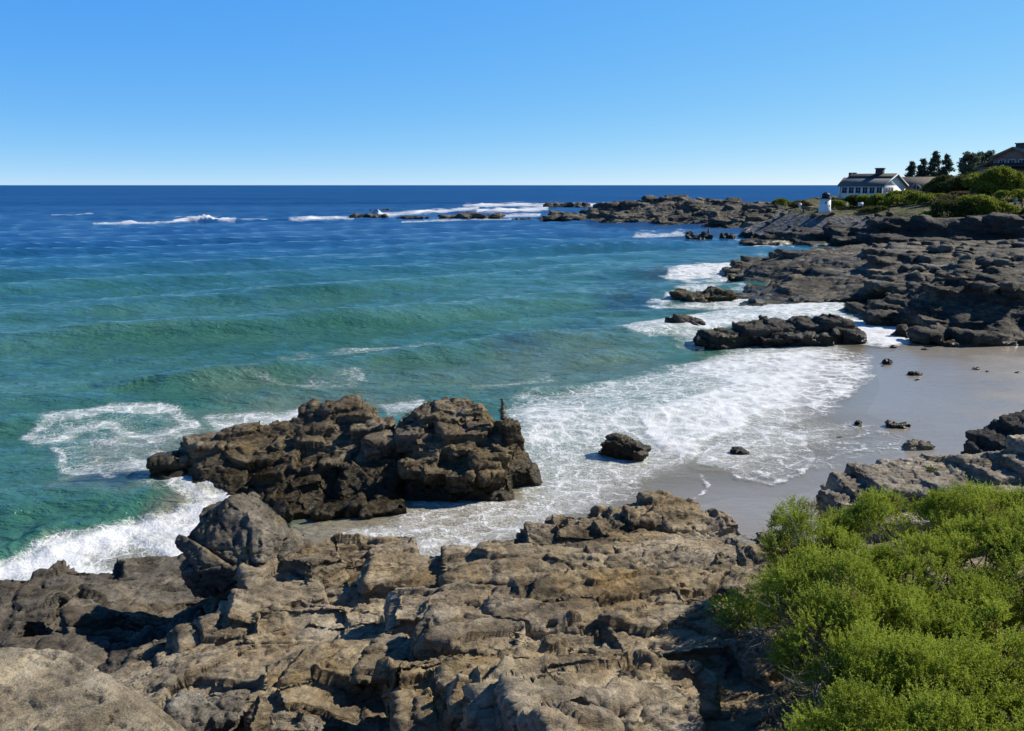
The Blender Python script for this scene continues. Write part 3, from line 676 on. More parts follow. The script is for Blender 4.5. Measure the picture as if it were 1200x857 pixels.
# ---- the peak of the ledge against the sand
co = [tuple(at(*q_)) for q_ in [(480, 676, 12.6), (560, 660, 12.9), (560, 652, 12.9), (600, 633, 13.2), (650, 615, 13.5), (690, 603, 13.8), (730, 591, 14.1), (755, 588, 14.2), (775, 585, 14.2), (800, 590, 14.2), (815, 598, 14.2), (835, 603, 14.0), (860, 622, 13.7), (890, 640, 13.4),
      (560, 690, 12.2), (640, 680, 12.4), (720, 660, 12.8), (790, 640, 13.2), (850, 655, 12.9), (700, 700, 12.0), (800, 690, 12.1), (880, 680, 12.4), (740, 632, 13.4), (690, 640, 13.1), (830, 630, 13.5)]]
for q_ in [(480, 670, 15.0), (600, 640, 15.2), (690, 610, 15.6), (775, 585, 15.9), (850, 610, 15.6), (910, 640, 15.2), (440, 676, 13.2), (935, 660, 13.2)]:
    w_ = at(*q_); co.append((w_.x, w_.y, -.5))
fO = rbf(co, .05)
pk = [hf_solid(fO, at(470, 670, 12.6)[0], at(925, 650, 13.3)[0], 11.6, 16, .1, -.8)]
for (px, py, Y_, sz, rt) in [(772, 600, 14.2, (.7, .7, .6), (.15, .1, .5)), (800, 607, 14.1, (.6, .7, .6), (.1, .2, .1)), (738, 618, 13.8, (.8, .7, .5), (.3, .15, .3)), (690, 628, 13.5, (1.0, .8, .4), (.3, .2, .2)), (840, 622, 13.8, (.7, .7, .5), (.1, -.2, .3)), (640, 635, 13.2, (1.0, .7, .4), (.25, .2, .1)), (740, 645, 13.2, (1.2, .6, .5), (.4, .1, .15)), (600, 655, 12.9, (.8, .6, .35), (.2, .2, .2)), (820, 650, 13.1, (.8, .7, .4), (.3, -.1, .2))]:
    pk.append(B(px, py, Y_, sz, rt, int(px)))
for i in range(40):
    px, py = rnd.uniform(520, 890), rnd.uniform(600, 690); c = onz(px, py, 2.7); z = float(fO(np.array([c.x]), np.array([c.y]))[0])
    if z < .5: continue
    s_ = rnd.uniform(.2, .55); pk.append(slab((c.x, c.y, z - .08), (s_ * .7, s_ * .45, s_ * .35), (.25 + rnd.gauss(0, .1), .15 + rnd.gauss(0, .12), .2 + rnd.gauss(0, .2)), 1200 + i))
rock('rock_outcrop', pk, 0.03, M_tan, 0.62, dict(KF, big=.06, blk=.2, an=(.6, .8, 1.2)), (0.3, 0.2, 0.5), 'peaked brown outcrop at the back of the foreground ledge, standing against wet sand', 'rock outcrop')
pk = [B(890, 655, 13.0, (1.05, 1.3, 0.5), (0.05, 0.08, 0.15), 51, boxy=7), B(880, 672, 12.6, (1.2, 1.2, 0.4), (0.1, 0.04, 0.1), 52, boxy=7), B(905, 690, 12.4, (1.6, 1.6, 0.8), (0.1, 0.1, 0.2), 53), B(912, 640, 13.2, (0.6, 0.8, 0.4), (0, .1, .3), 54)]
rock('layered_rock', pk, 0.025, M_grey, 0.5, dict(KF, lay=.16, lay_f=8, blk=.08), (0.1, 0.06, 0.1), 'grey striped layered rock between the brown peaked outcrop and the green bush', 'rock')

# ---- left bank, darker
ctrlb = [zpt(*p) for p in [(-120, 705, 2.5), (0, 700, 2.5), (60, 688, 2.55), (130, 672, 2.6), (180, 655, 2.65), (235, 650, 2.6), (290, 660, 2.3), (-120, 770, 2.8), (0, 760, 2.8), (80, 750, 2.75), (160, 730, 2.7),
         (200, 715, 2.0), (250, 720, 1.5), (300, 730, 1.5), (260, 755, 1.9), (0, 830, 3.1), (90, 800, 3.05), (180, 790, 3.0), (250, 780, 2.8), (-100, 950, 3.3), (150, 880, 3.0), (300, 800, 2.9), (330, 860, 2.9)]]
for p in [(-120, 705, 2.5), (0, 700, 2.5), (60, 688, 2.55), (130, 672, 2.6), (235, 650, 2.6), (300, 650, 2.5)]:
    q_ = onz(*p); ctrlb.append((q_.x * 1.1, q_.y + 1.6, -0.6)); ctrlb.append((q_.x * 1.25, q_.y + 4.0, -1.4))
ctrlb = [(c_[0], c_[1], c_[2] - .42) for c_ in ctrlb]
hb = rbf(ctrlb, 0.05)
def Gb(px, py, z0, size, rot, seed, lift=0.0, **kw):
    c = onz(px, py, z0); z = float(hb(np.array([c.x]), np.array([c.y]))[0]) + lift
    return slab((c.x, c.y, z), [v / 2 for v in size], rot, seed)
sol = [hf_solid(hb, -10.5, -2.6, 4.2, 15.5, 0.2, -1.2)]
sol += [Gb(200, 665, 2.6, (1.9, 1.6, 0.9), (0.1, 0.15, 0.5), 61, 0.12), Gb(150, 690, 2.7, (2.2, 1.2, 0.6), (0.15, 0.3, 0.45), 62, 0.1), Gb(95, 690, 2.6, (1.6, 1.2, 0.6), (0.1, 0.25, 0.4), 63, 0.08),
        Gb(25, 720, 2.7, (1.2, 1.1, 0.9), (0.1, 0.1, 0.1), 64, 0.18), Gb(40, 770, 2.9, (1.0, 0.9, 0.8), (0.2, 0.2, 0.5), 65, 0.15), Gb(-30, 745, 2.8, (1.3, 1.2, 0.9), (0, 0.1, 0.3), 66, 0.1),
        Gb(110, 735, 2.8, (1.0, 1.0, 0.6), (0.2, 0.35, 0.6), 67, 0.14), Gb(75, 760, 2.9, (0.8, 0.9, 0.8), (0.1, 0.4, 0.3), 68, 0.1), Gb(165, 760, 2.8, (1.8, 0.9, 0.5), (0.2, -0.25, 0.5), 69, 0.12),
        Gb(140, 790, 3.0, (1.3, 0.8, 0.5), (0.2, -0.2, 0.4), 70, 0.14), Gb(90, 660, 2.55, (0.9, 0.8, 0.4), (0, 0.1, 0.2), 71, 0.04), Gb(240, 760, 2.8, (1.3, 0.9, 0.6), (0.2, -0.15, 0.3), 72, 0.14)]
for i in range(120):
    px, py = rnd.uniform(-60, 225), rnd.uniform(665, 800); c = onz(px, py, 2.75); s_ = rnd.uniform(0.25, 0.7)
    sol.append(slab((c.x, c.y, float(hb(np.array([c.x]), np.array([c.y]))[0]) - .05), [s_ * .95, s_ * .42, s_ * .34], (rnd.gauss(.15, .09), rnd.gauss(.4, .12), rnd.gauss(.5, .2)), 300 + i))
rock('rock_bank', sol, 0.034, M_bank, 0.6, dict(KF, big=.06, blk=.26, blk2=.11), (0.25, 0.45, 0.3), 'dark brown craggy rock bank at the lower left beside the white breaker', 'rock bank')

# ---- big angular boulder above the bank
bo = [B(292, 645, 11.4, (2.15, 2.0, 1.8), (0.25, 0.35, 0.5), 81, boxy=2.6, n=12, jit=.1), B(258, 662, 11.2, (1.3, 1.5, 1.3), (0.1, 0.3, 0.3), 82, n=10), B(335, 668, 11.3, (1.5, 1.7, 1.1), (0.1, 0.7, 0.3), 83, n=10),
      B(288, 615, 11.6, (1.1, 1.1, .95), (0.2, 0.25, 0.7), 84, n=10), B(236, 672, 10.8, (0.65, 0.8, 0.75), (0.2, 0.1, 0.2), 86, n=10), B(320, 695, 11.6, (1.8, 1.5, 1.4), (0, .2, .2), 87)]
rock('boulder', bo, 0.022, M_bould, 0.8, dict(KF, big=.05, blk=.16, lay=.02, rid=.05, fin=.022, blk2=.04, crk=.08, an=(.55, .6, .7)), (0.5, 0.7, 0.4), 'large angular grey-brown boulder with a pointed top above the dark hollow', 'boulder', smooth_it=0)

# ---- smooth pale slab in the lower left corner
sl = [chunk(onz(40, 915, 4.9), (1.15, .8, .5), (0.34, 0.30, -0.3), 91, n=26, boxy=3, jit=.06), chunk(onz(-90, 900, 5.05), (1.1, .9, .5), (0.34, 0.22, -0.25), 92, n=24, boxy=3, jit=.08), chunk(onz(140, 985, 4.7), (.95, .8, .5), (0.34, 0.30, -0.3), 93, n=24, boxy=3, jit=.08)]
rock('rock_slab', sl, 0.02, M_slab, 0.8, dict(big=.06, blk=.03, crk=.015, blk2=.014, crk2=.01, lay=.03, lay_f=7, rid=.03, fin=.014), (0.3, 0.2, -0.3), 'smooth pale tan rock slab filling the lower left corner', 'rock slab', smooth_it=4)
# a few loose blocks in the dark hollow
for (px, py, z, sz, rt, sd, lb) in [(250, 838, 3.75, (0.85, 0.6, 0.45), (0.2, 0.1, 0.3), 95, 'dark angular block in the hollow just right of the pale slab'),
                               (345, 853, 3.95, (0.6, 0.4, 0.28), (0.1, 0.2, 0.2), 96, 'low grey stone at the bottom edge below the shaded hollow')]:
    rock('fallen_block', [chunk(onz(px, py, z), [v / 2 for v in sz], rt, sd)], 0.018, M_grey, 0.5, dict(KF, big=.1), (0.2, 0.3, 0.2), lb, 'rock')

# ---- sea rock in the cove: low weedy half and tall right half
SR = (0.12, -0.10, 0.28)
def V_(*p): return tuple(at(*p))
c_ = [V_(182, 545, 23.3), V_(205, 528, 23.8), V_(235, 512, 24.2), V_(265, 503, 24.5), V_(292, 494, 24.8), V_(322, 496, 24.9), V_(350, 488, 25.2), V_(378, 478, 25.4), V_(402, 468, 25.8), V_(430, 474, 25.8), V_(448, 490, 25.4), V_(466, 500, 25.2),
      V_(230, 545, 22.9), V_(262, 540, 23.2), V_(300, 530, 23.6), V_(340, 525, 23.9), V_(380, 512, 24.4), V_(420, 508, 24.6), V_(455, 514, 24.6), V_(474, 530, 24.3),
      V_(300, 558, 22.7), V_(345, 552, 22.9), V_(385, 545, 23.2), V_(420, 540, 23.4), V_(455, 543, 23.5), V_(476, 556, 23.2), V_(260, 572, 22.3), V_(310, 585, 21.9), V_(350, 582, 22.0), V_(400, 575, 22.3), V_(445, 568, 22.6), V_(335, 602, 21.4), V_(390, 598, 21.5), V_(440, 595, 21.6), V_(472, 598, 21.5)]
for q_ in [(172, 552), (180, 565), (225, 578), (250, 590), (290, 605), (330, 618), (390, 622), (440, 618), (484, 612), (484, 590), (490, 575), (420, 590), (380, 592)]:
    w_ = onz(*q_); c_.append((w_.x, w_.y, -.55))
for q_ in [(182, 538, 25.6), (240, 506, 26.4), (292, 488, 26.8), (350, 480, 27.2), (402, 462, 27.6), (450, 478, 27.2), (490, 480, 27)]:
    w_ = at(*q_); c_.append((w_.x, w_.y, -.6))
fI = rbf(c_, .05)
isl = [hf_solid(fI, onz(165, 560)[0], at(492, 520, 24)[0], 20.6, 27.4, .12, -.8)]
isl += [B(402, 486, 25.6, (1.3, 1.0, .9), SR, 107), B(430, 510, 24.7, (1.2, 1.0, 1.0), SR, 108), B(448, 530, 24.0, (1.1, 1.0, 1.1), SR, 109), B(375, 505, 24.8, (1.3, 1.0, .7), SR, 105), B(292, 506, 24.6, (1.0, .9, .5), SR, 103), B(395, 601, 21.5, (1.7, .9, .75), SR, 116), B(450, 603, 21.5, (1.5, .8, .66), SR, 117), B(345, 603, 21.4, (.9, .8, .6), SR, 115)]
for i in range(70):
    px, py = rnd.uniform(195, 475), rnd.uniform(500, 606)
    c = onz(px, py, .9); z = float(fI(np.array([c.x]), np.array([c.y]))[0])
    if z < .05: continue
    s_ = rnd.uniform(.25, .7); isl.append(slab((c.x, c.y, z - .12), (s_ * .8, s_ * .5, s_ * .42), (SR[0] + rnd.gauss(0, .08), SR[1] + rnd.gauss(0, .1), SR[2] + rnd.gauss(0, .2)), 400 + i))
KI = dict(KF, big=.06, blk=.30, blk2=.09, blk3=.03, rid=.06, lay=.06, fin=.02, an=(.6, .75, .9))
rock('sea_rock', isl, 0.045, M_isle, 0.75, KI, (0.25, 0.15, 0.3), 'low jagged brown sea rock with weed-covered base, left of the taller rock', 'sea rock')
cr = [V_(468, 495, 24.6), V_(482, 482, 25.0), V_(500, 470, 25.3), V_(522, 464, 25.5), V_(548, 464, 25.5), V_(562, 472, 25.3), V_(576, 484, 25.0), V_(590, 488, 24.4), V_(604, 489, 24.4),
      V_(480, 515, 23.9), V_(505, 500, 24.4), V_(530, 490, 24.7), V_(555, 492, 24.6), V_(575, 505, 24.2), V_(600, 505, 24.1), V_(602, 512, 23.9), V_(485, 540, 23.3), V_(510, 528, 23.7), V_(540, 522, 23.8), V_(568, 528, 23.6), V_(592, 530, 23.5),
      V_(480, 560, 22.8), V_(515, 550, 23.0), V_(550, 548, 23.0), V_(585, 550, 22.9), V_(594, 552, 22.9), V_(490, 568, 22.6), V_(540, 570, 22.5), V_(585, 572, 22.4), V_(592, 574, 22.4)]
for q_ in [(466, 572), (462, 540), (490, 582), (540, 587), (580, 590), (594, 588), (604, 574), (608, 550), (616, 528)]:
    w_ = onz(*q_); cr.append((w_.x, w_.y, -.6))
for q_ in [(455, 500, 26.0), (482, 482, 26.6), (522, 464, 27.0), (562, 470, 26.8), (604, 487, 26.0), (620, 502, 25.0), (450, 520, 24)]:
    w_ = at(*q_); cr.append((w_.x, w_.y, -.6))
fR = rbf(cr, .04)
isr = [hf_solid(fR, at(450, 520, 24)[0], at(630, 520, 24)[0], 21.9, 27.2, .1, -.8)]
isr += [B(537, 520, 24.2, (1.6, 1.6, 1.4), (.1, .1, .3), 121), B(500, 540, 23.6, (.9, 1.2, 1.4), (.1, .1, .2), 125), B(572, 545, 23.3, (1.3, 1.2, 1.2), (.1, -.1, .3), 124), B(597, 512, 24.1, (.7, .9, 1.2), (0, -.1, .5), 128), B(520, 490, 24.9, (.9, .9, 1.0), (.1, .2, .2), 122), B(584, 566, 22.8, (.7, .8, .8), (.1, -.1, .2), 126), B(548, 486, 25.0, (.9, .9, .8), (.1, -.1, .4), 123)]
for i in range(26):
    px, py = rnd.uniform(480, 600), rnd.uniform(490, 570); Yc = 24.6 - (py - 490) * 0.03; s_ = rnd.uniform(.25, .55)
    isr.append(B(px, py, Yc, (s_ * 1.8, s_ * 1.3, s_ * 1.2), (.15 + rnd.gauss(0, .08), rnd.gauss(0, .1), .3 + rnd.gauss(0, .15)), 500 + i))
M_isle2 = rock_mat('upper_brown_rock', [(0.032, 0.025, 0.016), (0.098, 0.074, 0.043), (0.19, 0.145, 0.085), (0.17, 0.115, 0.055)], tide=0.75, weed=(0.022, 0.0155, 0.006), rot=(0.5, 0.2, 0.6))
rock('sea_rock', isr, 0.04, M_isle2, 0.75, dict(KI, blk=.18, lay=.06), (0.5, 0.3, 0.3), 'tall blocky brown sea rock carrying the stacked stone cairn on its right knob', 'sea rock')

# ---- smaller rocks in the wash and on the sand
def small_rock(px, py, w, h, d, label, mat, seed, name='beach_rock', group=None, vox=None, n=3, z0=-0.05):
    c = onz(px, py, 0.0); rg = random.Random(seed); s_ = []; zs = 0.0
    for _ in range(3):
        zs = max(0.0, float(sand_z(np.array([[c.x]]), np.array([[c.y]]))[0, 0])); c = onz(px, py, zs)
    c.z = zs + z0
    for i in range(n):
        s_.append(chunk((c.x + rg.uniform(-.28, .28) * w * (n > 1), c.y + rg.uniform(-.2, .2) * d, c.z + h * (.35 - .1 * i)), (w * rg.uniform(.28, .36) if n > 1 else w * .5, d * .42, h * rg.uniform(.5, .62)),
                        (rg.gauss(0, .15), rg.gauss(0, .2), rg.uniform(-.5, .5)), seed * 7 + i, n=15, boxy=3))
    rock(name, s_, vox or max(0.02, w / 60), mat, max(.25, w * .3), dict(KF, big=.12), (0.1, 0.2, 0.3), label, 'rock', group)
small_rock(726, 532, 2.3, 0.8, 1.2, 'wet brown rock in white foam, right of the cairn rock', M_isle2, 11, 'wave_washed_rock')
small_rock(865, 531, 0.82, 0.28, 0.6, 'small rounded dark rock in the thin swash in front of the foam', M_dark, 12, n=2)
small_rock(1008, 498, 0.5, 0.25, 0.45, 'small dark round rock on wet sand, left of the flat brown one', M_dark, 13, n=2)
small_rock(1053, 500, 0.95, 0.28, 0.7, 'flat brown weedy rock on wet sand beside a smaller dark one', M_isle2, 14, n=2)
small_rock(1072, 524, 1.05, 0.42, 0.8, 'pale streaked grey rock on the sand behind the grassy knoll', M_grey, 15, n=3)
small_rock(985, 512, 0.4, 0.08, 0.3, 'tiny flat stone breaking the thin swash, lowest of the beach rocks', M_dark, 16, n=1)
bb = [(1039, 426, .95, .3), (1072, 439, .7, .24), (1034, 429, .28, .1), (1145, 433, .45, .2), (1130, 405, 1.1, .26), (1076, 446, .4, .1), (1084, 410, .5, .14), (1046, 407, .5, .2), (1010, 428, .22, .1), (1102, 404, .3, .1), (1158, 436, .25, .1), (1192, 437, .3, .1)]
for i, (px, py, w, h) in enumerate(bb):
    small_rock(px, py, w, h, w * .7, 'small dark rock lying on the wet upper beach sand', M_dark, 30 + i, 'beach_stone', 'dark stones dotted over the upper beach', n=2 if w > .4 else 1)
small_rock(800, 384, 2.9, 0.95, 1.8, 'lone dark rock with a low hump, seaward of the long black ledge', M_dark, 51, 'wave_washed_rock')
small_rock(820, 350, 5.4, 0.75, 3.2, 'flat weed-topped brown rock awash, seaward of the big shelf', rock_mat('weed_topped_rock', [(0.03, 0.026, 0.014), (0.07, 0.055, 0.025), (0.13, 0.09, 0.035), (0.06, 0.065, 0.02)], tide=.3, scale=.5), 52, 'wave_washed_rock', n=5)
small_rock(960, 348, 2.0, 0.3, 1.0, 'small black rock in foam at the foot of the big shelf', M_dark, 53, 'wave_washed_rock', n=2)

# long black ledge in the surf
lg = [B(850, 397, 46.5, (3.2, 2.0, 0.9), (0, 0.1, 0.2), 141), B(885, 392, 47, (2.6, 2.2, 1.3), (0.1, 0.05, 0.3), 142), B(915, 391, 47.5, (2.4, 2.2, 1.5), (0.1, 0.1, 0.1), 143), B(945, 390, 47.5, (2.2, 2.4, 1.6), (0.1, 0, 0.4), 144),
      B(973, 389, 47.3, (1.9, 2.0, 1.9), (0.05, 0.1, 0.3), 145), B(975, 379, 47.6, (1.1, 1.4, 1.2), (0.1, 0.2, 0.5), 146), B(994, 396, 47, (1.3, 1.6, 0.9), (0, 0.1, 0.1), 147), B(925, 399, 46, (4.2, 1.2, 0.7), (0.1, 0, 0.05), 148), B(830, 401, 46, (1.6, 1.0, 0.4), (0, .05, .1), 149),
      B(960, 398, 46, (2.0, 1.0, 0.8), (0.1, 0, -.2), 150)]
for i in range(24):
    s_ = rnd.uniform(.4, .9); lg.append(B(rnd.uniform(850, 995), rnd.uniform(388, 400), 47, (s_ * 2.2, s_ * 1.2, s_ * .8), (rnd.gauss(.1, .08), rnd.gauss(.1, .08), rnd.gauss(.2, .15)), 600 + i))
rock('surf_ledge', lg, 0.07, M_dark, 1.1, dict(KF, big=.15, blk=.2), (0.2, 0.2, 0.3), 'long black wet ledge in the surf rising to a rounded block on its right', 'rock ledge')

# ---- shelves on the right of the cove
def shelf(name, pts, x0, x1, y0, y1, step, blocks, vox, mat, s, k, rot, label, cat='rock shelf', nrand=0, rr=None, rs=(1, 3), flat=.2):
    f = rbf([tuple(p) for p in pts], 0.1); sol = [hf_solid(f, x0, x1, y0, y1, step, -1.5)]
    for i in range(nrand):
        px, py, zz = rnd.uniform(*rr[0]), rnd.uniform(*rr[1]), rr[2]
        c = onz(px, py, zz); z = float(f(np.array([c.x]), np.array([c.y]))[0])
        if z < -.3 or not (x0 < c.x < x1 and y0 < c.y < y1): continue
        s_ = rnd.uniform(*rs); sol.append(slab((c.x, c.y, z - s_ * flat * .4), [s_ * 1.4, s_ * .6, s_ * flat], (rot[0] + rnd.gauss(0, .05), rot[1] + rnd.gauss(0, .05), rnd.gauss(.05, .14)), rnd.randint(0, 9999)))
    return rock(name, sol + blocks, vox, mat, s, k, rot, label, cat)
p1 = [zpt(*p) for p in [(872, 333, .05), (892, 335, .3), (910, 336, .5), (950, 340, .35), (985, 343, .5), (1030, 345, .9), (1100, 345, 1.2), (1200, 350, 1.6),
                        (880, 316, 1.2), (930, 318, 1.7), (990, 322, 1.9), (1060, 325, 2.0), (1140, 325, 2.2), (1240, 325, 2.5),
                        (885, 309, 1.4), (930, 303, 2.1), (970, 298, 2.6), (1040, 296, 2.8), (1110, 294, 2.9), (1200, 290, 3.1), (1300, 290, 3.4)]]
p1 += [zpt(*p) for p in [(820, 332, -1.0), (848, 334, -.7), (862, 345, -1.0), (905, 347, -.8), (985, 358, -.8), (1100, 360, 0), (870, 302, -1.2), (905, 296, -1.2), (960, 289, -.6)]]
p1 += [tuple(at(1040, 285, 118)), tuple(at(1200, 282, 118)), tuple(at(1320, 282, 112))]
blk = [B(1115, 315, 80, (2.2, 2.2, 2.0), (0, .1, .4), 161), B(1135, 312, 82, (2.5, 2.2, 2.4), (.1, -.1, .2), 162), B(1095, 310, 84, (3, 2.5, 1.8), (0, .1, .2), 163), B(1185, 318, 78, (4, 3, 2.0), (0, 0, .1), 164),
       B(1040, 316, 82, (6, 3, 1.1), (.05, .02, .05), 165), B(1070, 322, 80, (5, 2.5, 1.0), (.05, .05, .1), 166), B(1165, 303, 88, (4, 3, 1.8), (0, .1, .2), 167), B(1005, 303, 90, (2.4, 2.4, 0.9), (0, 0, .1), 168), B(1010, 325, 78, (7, 2.5, .9), (.05, 0, .08), 169)]
KL = dict(KF, big=.03, blk=.09, lay=.10, lay_f=5, rid=.06, an=(.22, .6, 2.0), crk=.05, blk2=.05)
shelf('rock_shelf', p1, onz(815, 330)[0], 78, 62, 121, 1.0, blk, 0.2, M_far, 2.2, KL, (0.06, 0.06, 0.1), 'wide sloping grey-brown rock shelf with tan patches, below the dark cliff', nrand=90, rr=((860, 1210), (298, 345), 1.5), rs=(.6, 2.0), flat=.16)
p2 = [zpt(*p) for p in [(985, 357, .4), (1010, 366, .4), (1045, 368, .6), (1090, 388, .35), (1125, 394, .4), (1200, 398, .4), (1300, 400, .5),
                        (1000, 348, 1.0), (1050, 350, 1.4), (1080, 355, 1.6), (1120, 365, 1.5), (1180, 372, 1.5), (1280, 370, 1.9), (1060, 340, 1.9), (1100, 338, 2.4), (1160, 340, 2.6), (1240, 342, 2.8), (1110, 325, 2.6), (1200, 322, 3.0), (1300, 322, 3.2)]]
p2 += [zpt(*p) for p in [(970, 356, -1), (1000, 378, -1), (1050, 382, -1), (1080, 402, -.7), (1130, 408, -.6), (1210, 412, -.5), (1310, 414, -.4), (985, 345, -.7), (1020, 338, -.3)]]
blk = [B(1090, 346, 64, (3, 2.4, 2.2), (.1, .1, .3), 181), B(1120, 350, 62, (3, 2.4, 2.0), (.1, -.1, .3), 182), B(1155, 352, 60, (2.5, 2, 1.6), (.1, .3, .3), 183), B(1175, 362, 56, (2, 1.8, 1.3), (.2, .3, .6), 184), B(1195, 366, 55, (2, 1.8, 1.4), (.2, .2, .3), 185),
       B(1030, 352, 66, (5, 2, 1.2), (.1, .05, .1), 186), B(1050, 360, 61, (4.5, 2, 1.0), (.1, .05, 0), 187), B(1140, 386, 51, (4, 1.6, .8), (.1, .05, .1), 188), B(1190, 340, 66, (4, 3, 1.8), (.1, .1, .1), 189)]
shelf('rock_shelf', p2, onz(968, 356)[0], 60, 45, 80, 0.8, blk, 0.13, rock_mat('dark_shelf_rock', [(0.014, 0.013, 0.012), (0.036, 0.032, 0.026), (0.09, 0.08, 0.062), (0.10, 0.075, 0.045)], tide=.45, scale=.5), 1.6, dict(KL, blk=.2, blk2=.10, lay=.1, an=(.35, .7, 1.5)), (0.15, 0.15, 0.3), 'dark broken rock shelf above the sand at the right, nearer than the wide grey shelf', nrand=120, rr=((990, 1210), (335, 395), 1.3), rs=(.4, 1.2), flat=.3)

# rocky knoll behind the bush and the dark rock at the right edge
kn = [B(1050, 580, 17.4, (2.0, 1.9, 1.0), (.05, .1, .2), 201), B(1000, 582, 17.2, (.8, 1.2, .7), (.1, .2, .2), 202), B(1085, 572, 17.7, (1.7, 1.7, 1.0), (.05, -.05, .1), 203), B(1125, 572, 17.6, (1.6, 1.6, 1.0), (.05, 0, .1), 204), B(1165, 566, 17.5, (1.5, 1.7, 1.0), (.05, 0.05, .2), 205), B(1205, 562, 17.4, (1.5, 1.9, 1.1), (.05, 0, .2), 211),
      B(1250, 558, 17.2, (1.8, 2.2, 1.4), (.05, 0, .2), 206), B(1080, 618, 17.0, (4, 2.6, 1.6), (0, 0, .1), 207), B(1190, 618, 16.5, (4, 2.6, 2.0), (0, 0, .1), 208), B(985, 594, 16.8, (.7, .9, .55), (.1, .1, .3), 209), B(1030, 562, 18.2, (.9, .7, .35), (0, .1, .2), 210)]
for i in range(40):
    s_ = rnd.uniform(.2, .5); kn.append(B(rnd.uniform(990, 1220), rnd.uniform(566, 592), 17.2, (s_ * 2.2, s_ * 1.4, s_ * .6), (rnd.gauss(.1, .07), rnd.gauss(0, .07), rnd.gauss(.1, .2)), 700 + i))
rock('rock_knoll', kn, 0.036, M_slab, 0.6, dict(KF, blk=.2), (0.15, 0.1, 0.2), 'pale tan rocky knoll just behind the green bush at the right', 'rock knoll')
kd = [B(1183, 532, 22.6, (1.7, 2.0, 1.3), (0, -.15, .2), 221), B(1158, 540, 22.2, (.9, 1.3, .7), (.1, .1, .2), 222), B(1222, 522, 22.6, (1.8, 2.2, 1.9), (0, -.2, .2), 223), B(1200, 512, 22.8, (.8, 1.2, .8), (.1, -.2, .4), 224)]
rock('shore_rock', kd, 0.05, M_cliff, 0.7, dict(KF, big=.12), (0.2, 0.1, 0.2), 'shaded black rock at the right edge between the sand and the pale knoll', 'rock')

# ================================================================== HEADLAND
tp = [(880, 262, 178), (930, 264, 160), (1000, 268, 150), (1040, 266, 142), (890, 250, 190), (940, 252, 172), (1000, 254, 162), (1030, 254, 152), (930, 245.5, 168), (960, 245, 160), (1000, 244.5, 160), (1035, 245, 158),
      (900, 242, 205), (950, 241, 190), (1010, 239, 180), (1060, 240, 172), (1040, 250, 146), (1060, 257, 130), (1120, 257, 124), (1200, 257, 121), (1300, 257, 118), (1080, 250, 138), (1140, 248, 130), (1200, 248, 126), (1300, 246, 124),
      (1100, 236, 160), (1150, 231, 150), (1200, 230, 145), (1300, 228, 145), (1080, 232, 190), (1130, 224, 170), (1180, 222, 165), (1260, 220, 165), (1400, 218, 165), (990, 233, 195), (1040, 231, 200), (1100, 222, 220), (1160, 217, 220), (1300, 212, 230),
      (1050, 224, 260), (1150, 216, 280), (1350, 212, 280), (1000, 226, 250), (950, 232, 225), (920, 240, 225)]
C3 = [tuple(at(*p)) for p in tp]
for p in [(850, 262, 182), (905, 270, 160), (1000, 277, 142), (1045, 275, 128), (1060, 275, 118), (1200, 276, 112), (1320, 276, 109), (860, 240, 225), (900, 235, 250), (960, 230, 290), (1100, 222, 330), (1300, 220, 340)]:
    q_ = at(*p); C3.append((q_.x, q_.y, -0.8))
hl = rbf(C3, 0.3)
def hlz(x, y):
    q = np.array([[x, y, 0.0]]); return float(hl(np.array([x]), np.array([y]))[0] + .35 * fbm(q * .15, 4, 5)[0] + .12 * fbm(q * .8, 3, 6)[0])
xs = np.arange(45, 300, 1.2); ys = np.arange(104, 330, 1.2)
X, Y = np.meshgrid(xs, ys); Z = hl(X, Y)
PP = np.stack([X.ravel(), Y.ravel(), X.ravel() * 0], 1)
Z = np.maximum(Z + (0.35 * fbm(PP * .15, 4, 5) + .12 * fbm(PP * .8, 3, 6)).reshape(X.shape), -2.5)
me = raw_mesh('headland', np.stack([X, Y, Z], 2).reshape(-1, 3), grid_faces(np.arange(X.size).reshape(X.shape))); smooth_shade(me)
t = NT('headland_ground'); P = t.pos()
z = t.n('SeparateXYZ', {0: P}, out=2)
g1 = t.noise(P, 0.25, 5, .6); g2 = t.noise(P, 2.5, 5, .7)
grass = t.ramp(g1, [(0.35, (0.055, 0.07, 0.022)), (0.52, (0.12, 0.115, 0.05)), (0.66, (0.21, 0.175, 0.11))])
vor = t.n('TexVoronoi', {'Vector': P, 'Scale': 1.1}, out=1)
peb = t.mix(0.75, (0.10, 0.095, 0.088), t.n('HueSaturation', {'Color': vor, 'Saturation': 0.08, 'Value': .24}))
zz = t.math('ADD', z, t.math('MULTIPLY', t.math('SUBTRACT', g1, .5), 1.4))
c = t.mix(t.range(zz, 3.0, 3.7, sm=True), peb, grass)
c = t.mix(.4, c, t.ramp(g2, [(.3, .2), (.7, 1.)]), 'SOFT_LIGHT')
M_head = t.done(t.principled(c, .95, t.bump(t.math('ADD', t.n('TexVoronoi', {'Vector': P, 'Scale': 1.1}), g2), .5, 1), .2))
tag(link('headland', me, M_head), kind='structure')

def plain(name, col, rough=.7, var=.15, sc=6, bump=0.0, spec=.4):
    t = NT(name); P = t.pos(); n = t.noise(P, sc, 5, .65)
    c = t.mix(t.range(n, .35, .65), [v * (1 - var) for v in col], [v * (1 + var) for v in col])
    return t.done(t.principled(c, rough, t.bump(n, bump, 1.0) if bump else None, spec))

